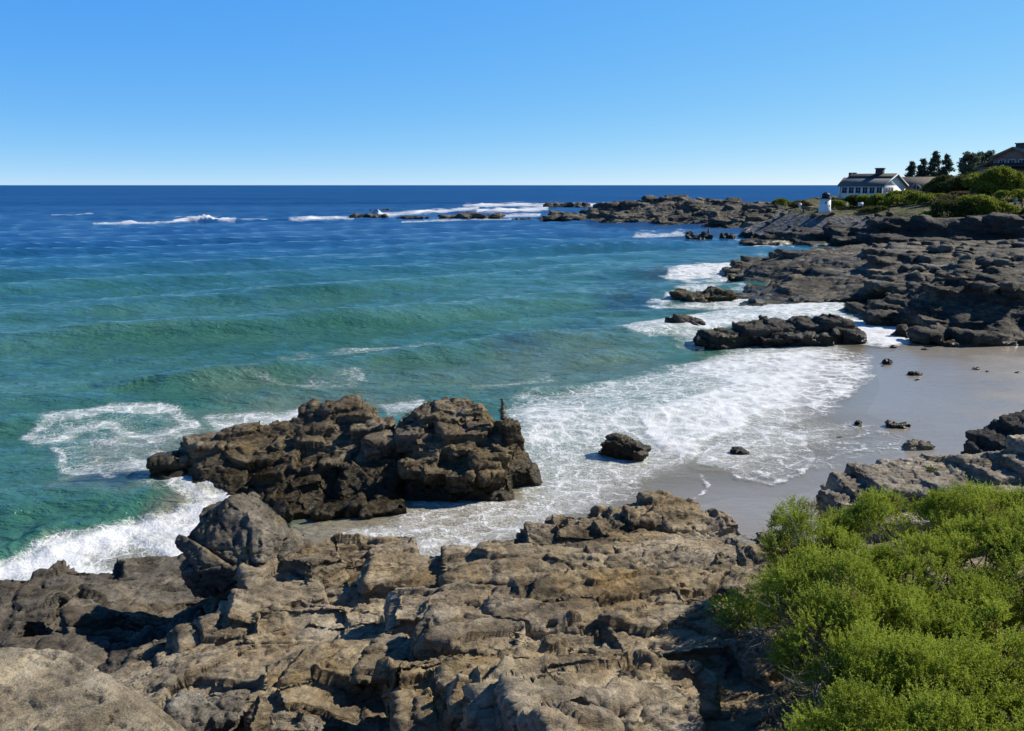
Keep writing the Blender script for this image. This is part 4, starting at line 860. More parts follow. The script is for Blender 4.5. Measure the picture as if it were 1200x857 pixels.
# path and terrace by the little lighthouse: a pale paved strip on the terrain
pth = []
for px in np.linspace(952, 1036, 40):
    Yc = 168 - (px - 930) * .09
    for k in (0, 1, 2):
        q_ = at(px, 245, Yc + (-2.2, 0, 2.6)[k]); pth.append((q_.x, q_.y, max(hlz(q_.x, q_.y), 2.2) + .07))
I = np.arange(120).reshape(40, 3)
tag(link('path', raw_mesh('path', np.array(pth), np.stack([I[:-1, :-1].ravel(), I[1:, :-1].ravel(), I[1:, 1:].ravel(), I[:-1, 1:].ravel()], 1)), plain('pale_paving', (.42, .38, .32), .9, .12, 1.5)), kind='structure')

# dark cliff and low black ledges beneath the bushes
cl = []
for i, px in enumerate(range(1040, 1330, 18)):
    cl.append(B(px + rnd.uniform(-4, 4), 272 + rnd.uniform(-1, 1), 121 - (px - 1040) * .012 + rnd.uniform(-1, 1), (5.5, 6, 4.4 + rnd.uniform(-.4, .5)), (0, rnd.gauss(0, .04), rnd.gauss(0, .12)), 800 + i, boxy=10, n=26, jit=.06))
    cl.append(B(px, 284, 117 + rnd.uniform(-1, 1), (5, 4, 2.0), (0.1, 0, rnd.gauss(0, .2)), 830 + i))
for i, (px, py, Yc, w, h) in enumerate([(905, 287, 130, 6, 1.3), (925, 284, 132, 7, 1.6), (945, 283, 132, 8, 2.0), (970, 281, 132, 9, 2.4), (1000, 279, 130, 9, 2.8), (1025, 277, 128, 8, 3.2), (885, 289, 128, 4, .8), (1010, 287, 122, 10, 1.6), (965, 290, 123, 8, 1.2), (1040, 283, 120, 9, 2.0),
                                        (1000, 272, 141, 10, 1.6), (960, 273, 146, 10, 1.4), (925, 276, 148, 9, 1.2)]):
    cl.append(B(px, py, Yc, (w, 5, h), (.05, .06, rnd.gauss(.1, .15)), 860 + i))
for i in range(70):
    s_ = rnd.uniform(.6, 1.8); px = rnd.uniform(880, 1200); cl.append(B(px, rnd.uniform(272, 290), 121 if px > 1040 else 131, (s_ * 2.6, s_ * 1.4, s_ * .7), (rnd.gauss(.08, .05), rnd.gauss(0, .05), rnd.gauss(.05, .15)), 900 + i))
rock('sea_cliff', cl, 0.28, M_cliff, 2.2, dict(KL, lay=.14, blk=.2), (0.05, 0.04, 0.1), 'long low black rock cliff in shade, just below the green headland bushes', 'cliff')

# rocky point reaching out to the left
p4 = [tuple(at(*p)) for p in [(632, 258, 216), (700, 259.5, 206), (760, 261.5, 198), (800, 262.5, 193), (870, 267, 175), (910, 270, 165),
      (650, 252, 222), (690, 249, 218), (712, 247, 215), (730, 245, 213), (760, 244, 210), (790, 243, 208), (850, 247, 196), (900, 252, 184),
      (700, 248, 224), (720, 242.5, 224), (745, 241, 222), (770, 236, 222), (795, 235, 222), (820, 238, 218), (860, 239, 210), (900, 241, 203), (940, 243, 195)]]
for p in [(615, 260, 216), (700, 264, 198), (800, 268, 184), (870, 273, 166), (905, 277, 155), (640, 248, 236), (690, 244, 246), (760, 240, 250), (830, 240, 250), (900, 238, 245)]:
    q_ = at(*p); p4.append((q_.x, q_.y, -1.0))
shelf('rocky_point', p4, 2, 78, 152, 256, 1.5, [B(712, 246, 216, (6, 5, 3.4), (0, 0, .3), 231), B(745, 245, 215, (9, 6, 3.6), (0, .1, .2), 232), B(790, 238, 221, (10, 6, 3.4), (0, 0, .1), 233), B(770, 239, 221, (8, 6, 3.0), (0, .1, .3), 234), B(850, 241, 210, (9, 6, 3), (0, 0, .2), 235)], 0.34, M_point, 2.4, dict(KL, blk=.3, blk2=.16), (0.1, 0.1, 0.2),
      'long low rocky point reaching out into blue water below the lighthouse', 'rocky point', nrand=150, rr=((640, 900), (242, 264), 1.8), rs=(1.0, 3.2), flat=.5)
# boulders strewn on the point and the shore below the lighthouse
protos = []
for i in range(6):
    V, F = chunk((0, 0, 0), (.5, .4, .32), (rnd.uniform(-.3, .3), rnd.uniform(-.3, .3), 0), 950 + i, n=15); protos.append(raw_mesh('boulder', V, F)); protos[-1].materials.append([M_point, M_far, M_dark][i % 3])
f4 = rbf(p4, .1)
def strew(n, xr, yr, zz, hfun, smin, smax, label, group, extra=lambda x, y, z: True):
    k = 0; tries = 0
    while k < n and tries < n * 30:
        tries += 1
        c = onz(rnd.uniform(*xr), rnd.uniform(*yr), zz); z = hfun(c.x, c.y)
        if z < .1 or not extra(c.x, c.y, z): continue
        s_ = rnd.uniform(smin, smax) ** 1.4
        o = bpy.data.objects.new('boulder', protos[rnd.randrange(6)]); COL.objects.link(o)
        o.location = (c.x, c.y, z + .1 * s_); o.scale = (s_ * rnd.uniform(.8, 1.4), s_, s_ * rnd.uniform(.7, 1.2)); o.rotation_euler = (0, 0, rnd.uniform(0, 6.28))
        tag(o, label, 'boulder', group); k += 1
strew(110, (650, 905), (245, 263), 1.4, lambda x, y: float(f4(np.array([x]), np.array([y]))[0]), .9, 2.0, 'grey angular boulder among many strewn along the far rocky point', 'boulders strewn on the far point')
strew(90, (890, 1045), (247, 272), 2.2, hlz, .7, 1.5, 'small grey boulder on the pebble shore below the little lighthouse', 'boulders on the pebble shore')
strew(60, (1030, 1210), (284, 322), 2.6, lambda x, y: float(rbf_p1(np.array([x]), np.array([y]))[0]), .7, 1.7, 'loose angular block lying on the wide grey shelf below the dark cliff', 'loose blocks on the shelf') if False else None
rbf_p1 = rbf(p1, .1)
strew(60, (1020, 1210), (284, 318), 2.7, lambda x, y: float(rbf_p1(np.array([x]), np.array([y]))[0]), .7, 1.6, 'loose angular block lying on the wide grey shelf below the dark cliff', 'loose blocks on the shelf')

# reef rocks awash
def reef_rock(px, py, Yc, w, d, h, seed, label, vox=.3, mat=None):
    rg = random.Random(seed); s_ = []
    c = at(px, py, Yc)
    for i in range(7):
        f = (i + .5) / 7 - .5
        s_.append(chunk((c.x + f * w * .9, c.y + rg.uniform(-.2, .2) * d, -.1 + h * .2), (w * .11, d * .35, h * rg.uniform(.35, .75)), (0, rg.gauss(0, .1), rg.uniform(-.4, .4)), seed * 11 + i, n=13))
    s_.append(chunk((c.x, c.y, -.3), (w * .5, d * .4, h * .5), (0, 0, 0), seed, boxy=3))
    rock('reef_rock', s_, vox, mat or M_dark, 1.6, dict(KL, blk=.3), (.1, .1, .2), label, 'reef rock')
reef_rock(433, 254.5, 229, 11, 5, 2.0, 61, 'low black reef rock with white spray at its edge, leftmost of the reef')
reef_rock(483, 256, 227, 10, 4, 1.2, 62, 'second low reef rock from the left, flat and barely above water')
reef_rock(552, 255.5, 226, 19, 6, 2.1, 63, 'longest low brown reef rock, just left of the rocky point', mat=M_point)
reef_rock(664, 242.5, 344, 20, 8, 3.0, 64, 'distant dark reef rock ringed by white surf beyond the rocky point', .45)
reef_rock(612, 257.5, 219, 6, 4, .9, 65, 'tiny reef rock in foam between the long reef rock and the point', mat=M_point)
reef_rock(445, 246.8, 300, 8, 4, 0.8, 66, 'thin sliver of rock awash in the surf behind the reef', .3)
reef_rock(818, 279, 142, 5, 3, 1.6, 67, 'dark rock in blue water bearing a thin upright stone stack', .18)
reef_rock(852, 278, 143, 2.6, 2, 1.1, 68, 'small dark conical rock in blue water right of the one with the stack', .14)
reef_rock(885, 277, 146, 7, 3, 1.2, 69, 'flat dark rock in the shallows nearest the black cliff', .2)
reef_rock(893, 285, 127, 6, 2, .6, 70, 'very low black rock fringed with foam below the black cliff', .2)

# cairns
M_st = [rock_mat('cairn_stone_dark', DARK, scale=3), rock_mat('cairn_stone_grey', GREYB, scale=3)]
def cairn(px, py, Yc, n, w, h, label, seed):
    b = at(px, py, Yc); rg = random.Random(seed)
    root = empty('stone_cairn', b, label, 'cairn'); z = -.06
    for i in range(n):
        hh = h * rg.uniform(.8, 1.25) * (1.5 if i == 0 else 1); ww = w * (1.15 - .55 * i / n) * rg.uniform(.75, 1.25)
        V, F = chunk((rg.gauss(0, .012), rg.gauss(0, .012), z + hh / 2), (ww / 2, ww / 2.3, hh / 2 * 1.1), (rg.gauss(0, .06), rg.gauss(0, .06), rg.uniform(0, 3)), seed + i, n=26, boxy=2.6, jit=.05)
        link('stone', raw_mesh('stone', V, F), M_st[i % 2 if i < n - 1 else 1], root); z += hh * .96
    return root
cairn(589, 489, 24.2, 9, .21, .075, 'tall cairn of stacked flat dark stones balanced on the knob of the sea rock', 71)
cairn(830, 273.5, 142, 6, .42, .15, 'small far stone stack standing on the dark rock in blue water', 91)

# ------------------------------------------------------------------ vegetation helpers
def leaf_mat(name, c1, c2, c3, sc=2.0, trans=.25, dead=None):
    t = NT(name); P = t.pos(); rn = t.n('Attribute', attribute_name='tone', out=2)
    v = t.math('ADD', t.math('MULTIPLY', t.noise(P, sc, 4, .6), .6), t.math('MULTIPLY', rn, .4))
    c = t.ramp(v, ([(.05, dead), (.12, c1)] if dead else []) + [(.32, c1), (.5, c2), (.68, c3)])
    b = t.principled(c, .65, None, .25)
    tr = t.n('BsdfTranslucent', {'Color': t.mix(.5, c, (c3[0] * 1.3, c3[1] * 1.3, c3[2]))})
    return t.done(t.n('MixShader', {0: trans, 1: b, 2: tr}))
def leaves_mesh(name, C, D, Wd, ln, wd, tone):
    """n pointed leaves: base C, direction D, width direction Wd"""
    n = len(C); ln = np.broadcast_to(ln, n)[:, None]; wd = np.broadcast_to(wd, n)[:, None]
    V = np.stack([C, C + D * ln * .5 + Wd * wd, C + D * ln, C + D * ln * .5 - Wd * wd], 1).reshape(-1, 3)
    me = raw_mesh(name, V, np.arange(4 * n).reshape(n, 4))
    a = me.attributes.new('tone', 'FLOAT', 'POINT'); a.data.foreach_set('value', np.repeat(tone, 4).astype(np.float32))
    return me
def unit(v): return v / (np.linalg.norm(v, axis=1)[:, None] + 1e-9)
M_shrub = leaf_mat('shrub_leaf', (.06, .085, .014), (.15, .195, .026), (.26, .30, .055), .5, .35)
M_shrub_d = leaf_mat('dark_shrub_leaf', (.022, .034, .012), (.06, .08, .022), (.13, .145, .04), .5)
M_dry = leaf_mat('dry_shrub_leaf', (.07, .055, .03), (.13, .10, .05), (.19, .15, .07), .5)
M_pine = leaf_mat('pine_needles', (.045, .07, .062), (.075, .11, .082), (.12, .16, .11), .6, .3)
M_bark = plain('grey_bark', (.11, .085, .06), .9, .3, 12, .02)
M_twig = plain('dead_twig', (.22, .19, .165), .9, .3, 20)

def shrub(px, py, w, h, Yc, mat, label, group='shrubs on the headland', dens=900, name='shrub', flat=1.0):
    """px,py = middle of its foot line in the photo; w,h in photo pixels"""
    rg = np.random.RandomState(int(px * 7 + py * 13) % 100000)
    m = Yc / FPX; W, H = w * m, h * m * .9; b = at(px, py, Yc); b.z = hlz(b.x, b.y) - .1
    root = empty(name, b, label, 'shrub', group)
    nl = max(6, int(W / .8)); pts = []; nrm = []; core = MB()
    dm = [(0, 0, 0, W * .5, max(W * .33, 1.2) * flat, H * .86)]
    for i in range(nl):
        f = rg.uniform(-.9, .9); g = rg.uniform(-.8, .5); hh = math.sqrt(max(.05, 1 - f * f * .9 - g * g * .6)); r = H * rg.uniform(.28, .45)
        dm.append((f * W * .46, g * dm[0][4] * .8, hh * H * .86 - r * .35, r * 1.5, r * 1.3, r))
    for (cx, cy, cz, rx, ry, rz_) in dm:
        k = int(dens / 2600 * 210 * (rx * ry + rx * rz_ + ry * rz_)) + 80; k = min(k, 9000)
        u = unit(rg.normal(size=(k, 3))); u[:, 2] = np.where(u[:, 2] < -.2, -u[:, 2], u[:, 2])
        p = np.array([cx, cy, cz]) + u * np.array([rx, ry, rz_]) * (.84 + .24 * rg.rand(k) ** .7 + .3 * fbm(u * 2.2 + cx, 3, 17))[:, None]; p[:, 2] = np.maximum(p[:, 2], .05)
        pts.append(p); nrm.append(unit(u / np.array([rx, ry, rz_])))
    C = np.concatenate(pts); N = np.concatenate(nrm)
    sel = np.clip((fbm(C * .8 + b.x, 3, 3) + .30) * 5, .12, 1) > rg.rand(len(C)); C, N = C[sel], N[sel]
    D = unit(N + rg.normal(size=N.shape) * .6 + np.array([0, 0, .4])); Wd = unit(np.cross(D, rg.normal(size=N.shape)))
    s_ = max(.2, m * 1.35)
    link('foliage', leaves_mesh('foliage', C - D * s_ * .5, D, Wd, s_ * rg.uniform(1.0, 1.9, len(C)), s_ * .42, rg.rand(len(C))), mat, root)
    mb = MB()
    for i in range(4):
        f = rg.uniform(-.35, .35) * W; mb.tube([(f * .4, 0, 0), (f * .7, rg.uniform(-.2, .2), H * .35), (f, rg.uniform(-.4, .4), H * .7)], [.07, .05, .02])
    mb.build('stem', M_bark, root)
    return root
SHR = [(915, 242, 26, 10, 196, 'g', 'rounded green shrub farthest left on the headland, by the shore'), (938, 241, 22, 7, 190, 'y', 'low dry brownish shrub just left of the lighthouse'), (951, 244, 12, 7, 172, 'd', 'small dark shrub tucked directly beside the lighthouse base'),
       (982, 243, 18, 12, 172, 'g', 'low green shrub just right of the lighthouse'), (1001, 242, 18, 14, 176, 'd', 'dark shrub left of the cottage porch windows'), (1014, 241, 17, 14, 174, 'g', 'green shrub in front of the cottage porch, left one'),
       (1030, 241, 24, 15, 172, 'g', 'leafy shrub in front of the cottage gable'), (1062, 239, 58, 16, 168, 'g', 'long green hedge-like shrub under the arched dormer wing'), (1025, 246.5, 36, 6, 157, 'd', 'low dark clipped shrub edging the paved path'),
       (1050, 258, 46, 17, 128, 'g', 'spreading green shrub at the left end of the black cliff top'), (1080, 257, 52, 22, 126, 'g', 'bright green mounded shrub above the black cliff, second from left'), (1112, 257, 48, 22, 125, 'd', 'dark mounded shrub at the middle of the cliff top'),
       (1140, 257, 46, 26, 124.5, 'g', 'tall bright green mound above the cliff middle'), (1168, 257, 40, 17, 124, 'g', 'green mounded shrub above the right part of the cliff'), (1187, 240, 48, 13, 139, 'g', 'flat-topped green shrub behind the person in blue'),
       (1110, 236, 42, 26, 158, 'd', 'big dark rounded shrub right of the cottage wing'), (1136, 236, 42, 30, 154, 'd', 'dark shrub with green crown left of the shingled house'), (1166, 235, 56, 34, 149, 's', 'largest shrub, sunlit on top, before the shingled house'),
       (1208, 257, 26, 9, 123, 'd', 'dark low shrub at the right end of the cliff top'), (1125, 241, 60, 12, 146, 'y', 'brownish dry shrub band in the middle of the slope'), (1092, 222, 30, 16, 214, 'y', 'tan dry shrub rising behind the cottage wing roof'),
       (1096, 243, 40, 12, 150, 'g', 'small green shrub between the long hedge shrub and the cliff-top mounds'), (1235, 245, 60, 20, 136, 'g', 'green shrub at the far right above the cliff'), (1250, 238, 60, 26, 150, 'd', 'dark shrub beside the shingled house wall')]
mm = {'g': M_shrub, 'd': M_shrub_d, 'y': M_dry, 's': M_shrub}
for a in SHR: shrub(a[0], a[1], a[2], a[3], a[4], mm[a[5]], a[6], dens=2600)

def pine(px, ptop, Yc, w, label, flat=False, seed=0, pbase=222):
    rg = np.random.RandomState(seed); m = Yc / FPX
    b = at(px, pbase, Yc); b.z = hlz(b.x, b.y) - .2; top = at(px, ptop, Yc).z; H = top - b.z; W = w * m / 2
    root = empty('pine_tree', b, label, 'tree', 'pines behind the houses')
    mb = MB(); mb.tube([(0, 0, 0), (.1, 0, H * .5), (0, .1, H * .97)], [.28, .18, .04], 8)
    C, N = [], []
    nl = int(H / (.95 if not flat else 1.1))
    for i in range(nl):
        f = i / (nl - 1); z = H * (.15 + .82 * f) if not flat else H * (.42 + .55 * f)
        rad = W * ((1 - f) ** .75 * .95 + .1) if not flat else W * (1.0 - .35 * abs(f - .5))
        for k in range(rg.randint(4, 7)):
            a = rg.uniform(0, 6.28); r = rad * rg.uniform(.55, 1.1); tip = np.array([math.cos(a) * r, math.sin(a) * r, z + rg.uniform(-.3, .35)])
            mb.tube([(0, 0, z - .2), tuple(tip * [.6, .6, 1]), tuple(tip)], [.06, .04, .015], 4)
            n = int(34 + r * 30); s = rg.rand(n) ** .6
            C.append(np.stack([tip[0] * s, tip[1] * s, np.full(n, tip[2])], 1) + rg.normal(size=(n, 3)) * np.array([.28, .28, .17]) * (.6 + .25 * r)); 
            N.append(np.repeat(tip[None] * [1 / (r + .1), 1 / (r + .1), 0], n, 0))
    C = np.concatenate(C); N = np.concatenate(N)
    D = unit(N * .6 + rg.normal(size=C.shape) * .7 + [0, 0, .3]); Wd = unit(np.cross(D, rg.normal(size=C.shape)))
    link('crown', leaves_mesh('crown', C, D, Wd, rg.uniform(.45, .9, len(C)), .15, rg.rand(len(C))), M_pine, root)
    mb.build('trunk', M_bark, root)
pine(1066, 191, 240, 18, 'leftmost pine behind the cottage wing, shortest of the row', seed=1); pine(1078, 187, 242, 14, 'narrow pine, second from left behind the cottage wing', seed=2)
pine(1092, 179.5, 240, 21, 'tallest dense pine behind the cottage wing', seed=3); pine(1106, 183.5, 238, 19, 'pine at the right end of the row behind the cottage', seed=4)
pine(1131, 181, 205, 26, 'ragged open pine standing alone left of the shingled house', True, 5); pine(1150, 179.5, 215, 24, 'flat-topped pine partly hidden by the shingled house roof', True, 6)

# ------------------------------------------------------------------ buildings
M_white = plain('white_paint', (.78, .78, .76), .6, .06, 2); M_trim = plain('pale_trim', (.62, .64, .66), .6, .06)
M_gable = plain('pale_grey_shingle', (.78, .77, .75), .85, .12, 3); M_roofg = plain('grey_green_roof', (.105, .125, .125), .85, .15, 3); M_roofd = plain('dark_roof', (.035, .035, .042), .8, .2, 3)
M_chim = plain('dark_chimney_stone', (.06, .058, .056), .9, .3, 5, .03); M_glass = plain('window_glass', (.025, .035, .05), .12, .1, 2, 0, .6); M_wingr = plain('weathered_shingle_roof', (.15, .135, .12), .9, .2, 3)
M_shing = plain('brown_shingle_wall', (.19, .165, .145), .9, .2, 3); M_roofs = plain('brown_grey_roof', (.19, .185, .16), .9, .15, 3); M_black = plain('black_paint', (.012, .013, .015), .45, .1)

def window(mb_parent, frm, x0, x1, z0, z1, y, mat_f=None, axis='y'):
    """framed window on the plane y (facing -y) in the parent's space, or on the plane x (facing -x or +x)"""
    f = MB(); g = MB(); w = .09
    def bx(m, a0, a1, c0, c1, d0, d1):
        if axis == 'y': m.box(a0, a1, y + d0, y + d1, c0, c1)
        else: m.box(y + d0, y + d1, a0, a1, c0, c1)
    sgn = -1 if axis in ('y', '-x') else 1
    lo, hi = sorted((0.004 * sgn, .09 * sgn)); lg, hg = sorted((.006 * sgn, .03 * sgn))
    bx(f, x0 - w, x0, z0 - w, z1 + w, lo, hi); bx(f, x1, x1 + w, z0 - w, z1 + w, lo, hi); bx(f, x0, x1, z1, z1 + w, lo, hi); bx(f, x0, x1, z0 - w, z0, lo, hi)
    xm = (x0 + x1) / 2; bx(f, xm - .025, xm + .025, z0, z1, *sorted((.032 * sgn, .07 * sgn)))
    bx(g, x0, x1, z0, z1, lg, hg)
    fo = f.build('window', mat_f or M_trim, mb_parent); g.build('pane', M_glass, fo); return fo

# cottage: u along the porch side, v in depth; gable at the +u end
th = R(-50); Yh = 190
cor = at(1034, 229, Yh); gz = hlz(cor.x, cor.y); ez = at(1034, 217.5, Yh).z - gz; rz = at(1053, 205, Yh + 4).z - gz
Lh, Wh = 10.4, 11.0
root = empty('cottage', (cor.x, cor.y, gz), 'low white-trimmed cottage with grey roof, porch windows and gable beside the pines', 'house', rz=th)
x0, x1 = -Lh, 0.0
wl = MB(); wl.box(x0, x1, 0, Wh, -1.2, ez); wl.prismx([(0.0, ez), (Wh, ez), (Wh / 2, rz - .12)], x0 + .02, x1 - .0)
wl.build('wall', M_gable, root)
rf_ = MB(); ov = .5; sl = (rz - ez) / (Wh / 2)
rf_.prismx([(-ov, ez - ov * sl + .02), (Wh / 2, rz), (Wh / 2, rz + .22), (-ov, ez - ov * sl + .24)], x0 - .4, x1 + .45)
rf_.prismx([(Wh / 2, rz), (Wh + ov, ez - ov * sl + .02), (Wh + ov, ez - ov * sl + .24), (Wh / 2, rz + .22)], x0 - .4, x1 + .45)
ro = rf_.build('roof', M_roofg, root)
MB().prismx([(Wh / 2 - 2.1, rz - 2.1 * sl + .25), (Wh / 2, rz + .225), (Wh / 2, rz + .33), (Wh / 2 - 2.1, rz - 2.1 * sl + .35)], x0 - .3, x1 + .3).build('ridge_band', M_roofd, ro)
MB().box(-4.6, -3.0, Wh / 2 - .6, Wh / 2 + .6, rz - .8, rz + 1.35).box(-4.75, -2.85, Wh / 2 - .75, Wh / 2 + .75, rz + 1.35, rz + 1.6).build('chimney', M_chim, ro)
MB().prismx([(-ov, ez - ov * sl - .02), (Wh / 2, rz - .02), (Wh / 2, rz + .24), (-ov, ez - ov * sl + .26)], x1 + .46, x1 + .58).prismx([(Wh / 2, rz - .02), (Wh + ov, ez - ov * sl - .02), (Wh + ov, ez - ov * sl + .26), (Wh / 2, rz + .24)], x1 + .46, x1 + .58).build('gable_trim', M_trim, ro)
for i in range(6): window(root, None, x0 + .6 + i * 1.68, x0 + 1.75 + i * 1.68, ez - 1.75, ez - .45, 0.0)
for i in range(3): window(root, None, 1.2 + i * 1.35, 2.1 + i * 1.35, ez - 1.6, ez - .5, x1, axis='+x')
for xq in (x0 - .05, -.2): MB().box(xq, xq + .2, -.16, -.004, -1, ez - .1).build('corner_post', M_trim, root)
# rear gable with the dark chimney on the left
rg_ = empty('cottage_annex', (0, 0, 0), 'small pale gabled annex with a dark twin-topped chimney, left of the cottage', 'house', rz=th)
ac = at(988, 226, 204); rg_.location = (ac.x, ac.y, hlz(ac.x, ac.y)); az = at(988, 217, 204).z - rg_.location.z; at_ = at(1000, 209, 204).z - rg_.location.z
MB().box(-1.2, 6, 0, 5, -1.2, az).prismx([(0, az), (5, az), (2.5, at_)], -1.2, 6).build('wall', M_gable, rg_)
a_r = MB().prismx([(-.4, az - .3), (2.5, at_), (2.5, at_ + .2), (-.4, az - .1)], -1.5, 6.2).prismx([(2.5, at_), (5.4, az - .3), (5.4, az - .1), (2.5, at_ + .2)], -1.5, 6.2).build('roof', M_wingr, rg_)
MB().box(0, 1.5, 1.9, 3.1, at_ - .8, at_ + 1.0).box(.0, .45, 1.9, 3.1, at_ + 1.0, at_ + 1.35).box(1.05, 1.5, 1.9, 3.1, at_ + 1.0, at_ + 1.35).build('chimney', M_chim, a_r)
window(rg_, None, 0, .9, az - 1.5, az - .5, 0.0)
# wing with arched dormer to the right
wc = at(1058, 232, 198); wz = hlz(wc.x, wc.y); wr = empty('cottage_wing', (wc.x, wc.y, wz), 'long shingle-roofed wing with an arched dormer window, right of the cottage gable', 'house', rz=R(-18))
we = at(1075, 221.5, 198).z - wz; wt = at(1075, 208.5, 201).z - wz
MB().box(0, 12, 0, 7, -2, we).prismx([(0, we), (7, we), (3.5, wt - .1)], .05, 11.9).build('wall', M_shing, wr)
w_r = MB().prismx([(-.4, we - .3), (3.5, wt), (3.5, wt + .2), (-.4, we - .1)], -.3, 12.3).prismx([(3.5, wt), (7.4, we - .3), (7.4, we - .1), (3.5, wt + .2)], -.3, 12.3).build('roof', M_wingr, wr)
arc = [(2.6 + 1.25 * math.cos(a), we - .2 + 1.35 * math.sin(a)) for a in np.linspace(0, math.pi, 13)]
arc2 = [(2.6 + .85 * math.cos(a), we - .15 + .95 * math.sin(a)) for a in np.linspace(0, math.pi, 13)]
dm = MB().prism(arc, -.55, 2.5).build('dormer', M_shing, w_r)
MB().prism(arc2, -.6, -.555).build('pane', M_glass, dm)
MB().box(2.55, 2.65, -.66, -.605, we - .15, we + .8).box(1.75, 3.45, -.66, -.605, we - .25, we - .15).build('frame', M_trim, dm)
for i in range(4): window(wr, None, 5.2 + i * 1.6, 6.2 + i * 1.6, we - 1.3, we - .4, 0.0)

# shingled house on the right
sc_ = at(1160, 222, 165); sz = hlz(sc_.x, sc_.y)
sh = empty('shingled_house', (sc_.x, sc_.y, sz), 'large dark brown shingled house with gabled upper storey at the right edge', 'house', rz=R(-53))
zE = at(1160, 184.5, 165).z - sz; zA = at(1176, 174.5, 165).z - sz; zB = at(1160, 196, 165).z - sz
gw = 7.0
MB().box(0, gw, 0, 16, -2, zE).prism([(0, zE), (gw, zE), (gw / 2, zA - .1)], .02, 15.9).build('wall', M_shing, sh)
MB().box(-3.2, gw + 5, 1.2, 14, -2, zB).build('lower_wall', M_shing, sh)
ss = (zA - zE) / (gw / 2)
s_r = MB().prism([(-.6, zE - .6 * ss), (gw / 2, zA), (gw / 2, zA + .25), (-.6, zE - .6 * ss + .25)], -.9, 16.4).prism([(gw / 2, zA), (gw + .6, zE - .6 * ss), (gw + .6, zE - .6 * ss + .25), (gw / 2, zA + .25)], -.9, 16.4).build('roof', M_roofs, sh)
MB().box(gw / 2 - .7, gw / 2 + .7, 2.2, 3.8, zA - .3, zA + .85).box(gw / 2 - .85, gw / 2 + .85, 2.05, 3.95, zA + .85, zA + 1.05).build('chimney', M_chim, s_r)
MB().prism([(-4.0, zB - .3), (-.01, zB + 1.6), (-.01, zB + 1.8), (-4.0, zB - .1)], .6, 14.5).prism([(gw + .01, zB + 1.6), (gw + 5.8, zB - .4), (gw + 5.8, zB - .2), (gw + .01, zB + 1.8)], .6, 14.5).build('lean_to_roof', M_roofs, sh)
MB().box(.2, gw - .2, -1.5, -.004, zB - .5, zB - .3).box(.2, gw - .2, -1.5, -1.4, zB - .3, zB + .7).box(.2, .3, -1.4, -.004, zB - .3, zB + .7).box(gw - .3, gw - .2, -1.4, -.004, zB - .3, zB + .7).build('balcony', M_black, sh)
for i in range(3): window(sh, None, 1.1 + i * 1.8, 2.1 + i * 1.8, zE - 2.2, zE - .6, 0.0)
for i in range(4): window(sh, None, 1.5 + i * 3, 2.5 + i * 3, zB - 1.7, zB - .5, gw + 5, axis='+x')
for i in range(2): window(sh, None, -2.6 + i * 1.4, -1.7 + i * 1.4, zB - 1.7, zB - .6, 1.2)

# lighthouse
lb = at(966.5, 245.5, 157); print('LH', lb.z, hlz(lb.x, lb.y))
lt = empty('lighthouse', lb, 'small white round lighthouse with a black lantern top beside the path', 'lighthouse'); lt.scale = (.9, .9, .74)
MB().lathe([(1.28, -1.0), (1.25, .0), (1.18, .25), (1.06, 2.72)], 36).build('tower', M_white, lt, True)
MB().lathe([(1.22, 2.722), (1.28, 2.78), (1.28, 2.9), (.9, 2.902)], 36).build('gallery', M_black, lt)
rl = MB()
for k in range(12):
    a = k * math.pi / 6; rl.tube([(1.2 * math.cos(a), 1.2 * math.sin(a), 2.89), (1.2 * math.cos(a), 1.2 * math.sin(a), 3.3)], [.025, .025], 5)
rl.tube([(1.2 * math.cos(a), 1.2 * math.sin(a), 3.3) for a in np.linspace(0, 6.283, 25)], [.03] * 25, 5).build('railing', M_black, lt)
MB().lathe([(.72, 2.904), (.72, 3.75)], 10).build('lantern', M_glass, lt)
mu = MB()
for k in range(10):
    a = k * math.pi / 5; mu.tube([(.74 * math.cos(a), .74 * math.sin(a), 2.904), (.74 * math.cos(a), .74 * math.sin(a), 3.75)], [.035, .035], 5)
mu.build('lantern_frame', M_black, lt)
MB().lathe([(.9, 3.752), (.86, 3.82), (.35, 4.22), (.12, 4.32)], 20).lathe([(.06, 4.3), (.13, 4.4), (.11, 4.5), (.03, 4.58), (.015, 4.9)], 12).build('lantern_roof', M_black, lt)
for dx, z_ in ((-.25, 1.5), (.45, .7)):
    y_ = -math.sqrt(1.16 ** 2 - dx * dx) - .01; MB().box(dx - .16, dx + .16, y_, y_ + .2, z_, z_ + .42).build('window', M_glass, lt)

# sign post and bench near the lighthouse
def on_head(px, py, Yc):
    c = at(px, py, Yc); c.z = hlz(c.x, c.y); return c
sp2 = empty('sign_post', on_head(937, 245, 170), 'thin pale post with a small board, left of the lighthouse', 'sign post')
MB().box(-.07, .07, -.07, .07, -.3, 2.0).build('post', M_trim, sp2); MB().box(-.35, .35, -.13, -.075, 1.25, 1.85).build('board', M_trim, sp2)
bn = empty('park_bench', on_head(947, 246, 164), 'dark wooden bench facing the water beside the lighthouse', 'bench')
MB().box(-1.1, 1.1, -.25, .25, .42, .5).build('seat', M_shing, bn); MB().box(-1.1, 1.1, .2, .26, .6, 1.05).build('backrest', M_shing, bn)
for sx in (-.9, .9): MB().box(sx - .05, sx + .05, -.2, .26, -.2, .418).box(sx - .05, sx + .05, .262, .32, -.2, 1.0).build('leg', M_black, bn)
ib = empty('info_board', on_head(1008, 246, 159), 'small pale information board on two legs beside the path', 'information board')
MB().box(-.5, .5, -.05, .05, .8, 1.5).build('board', M_trim, ib)
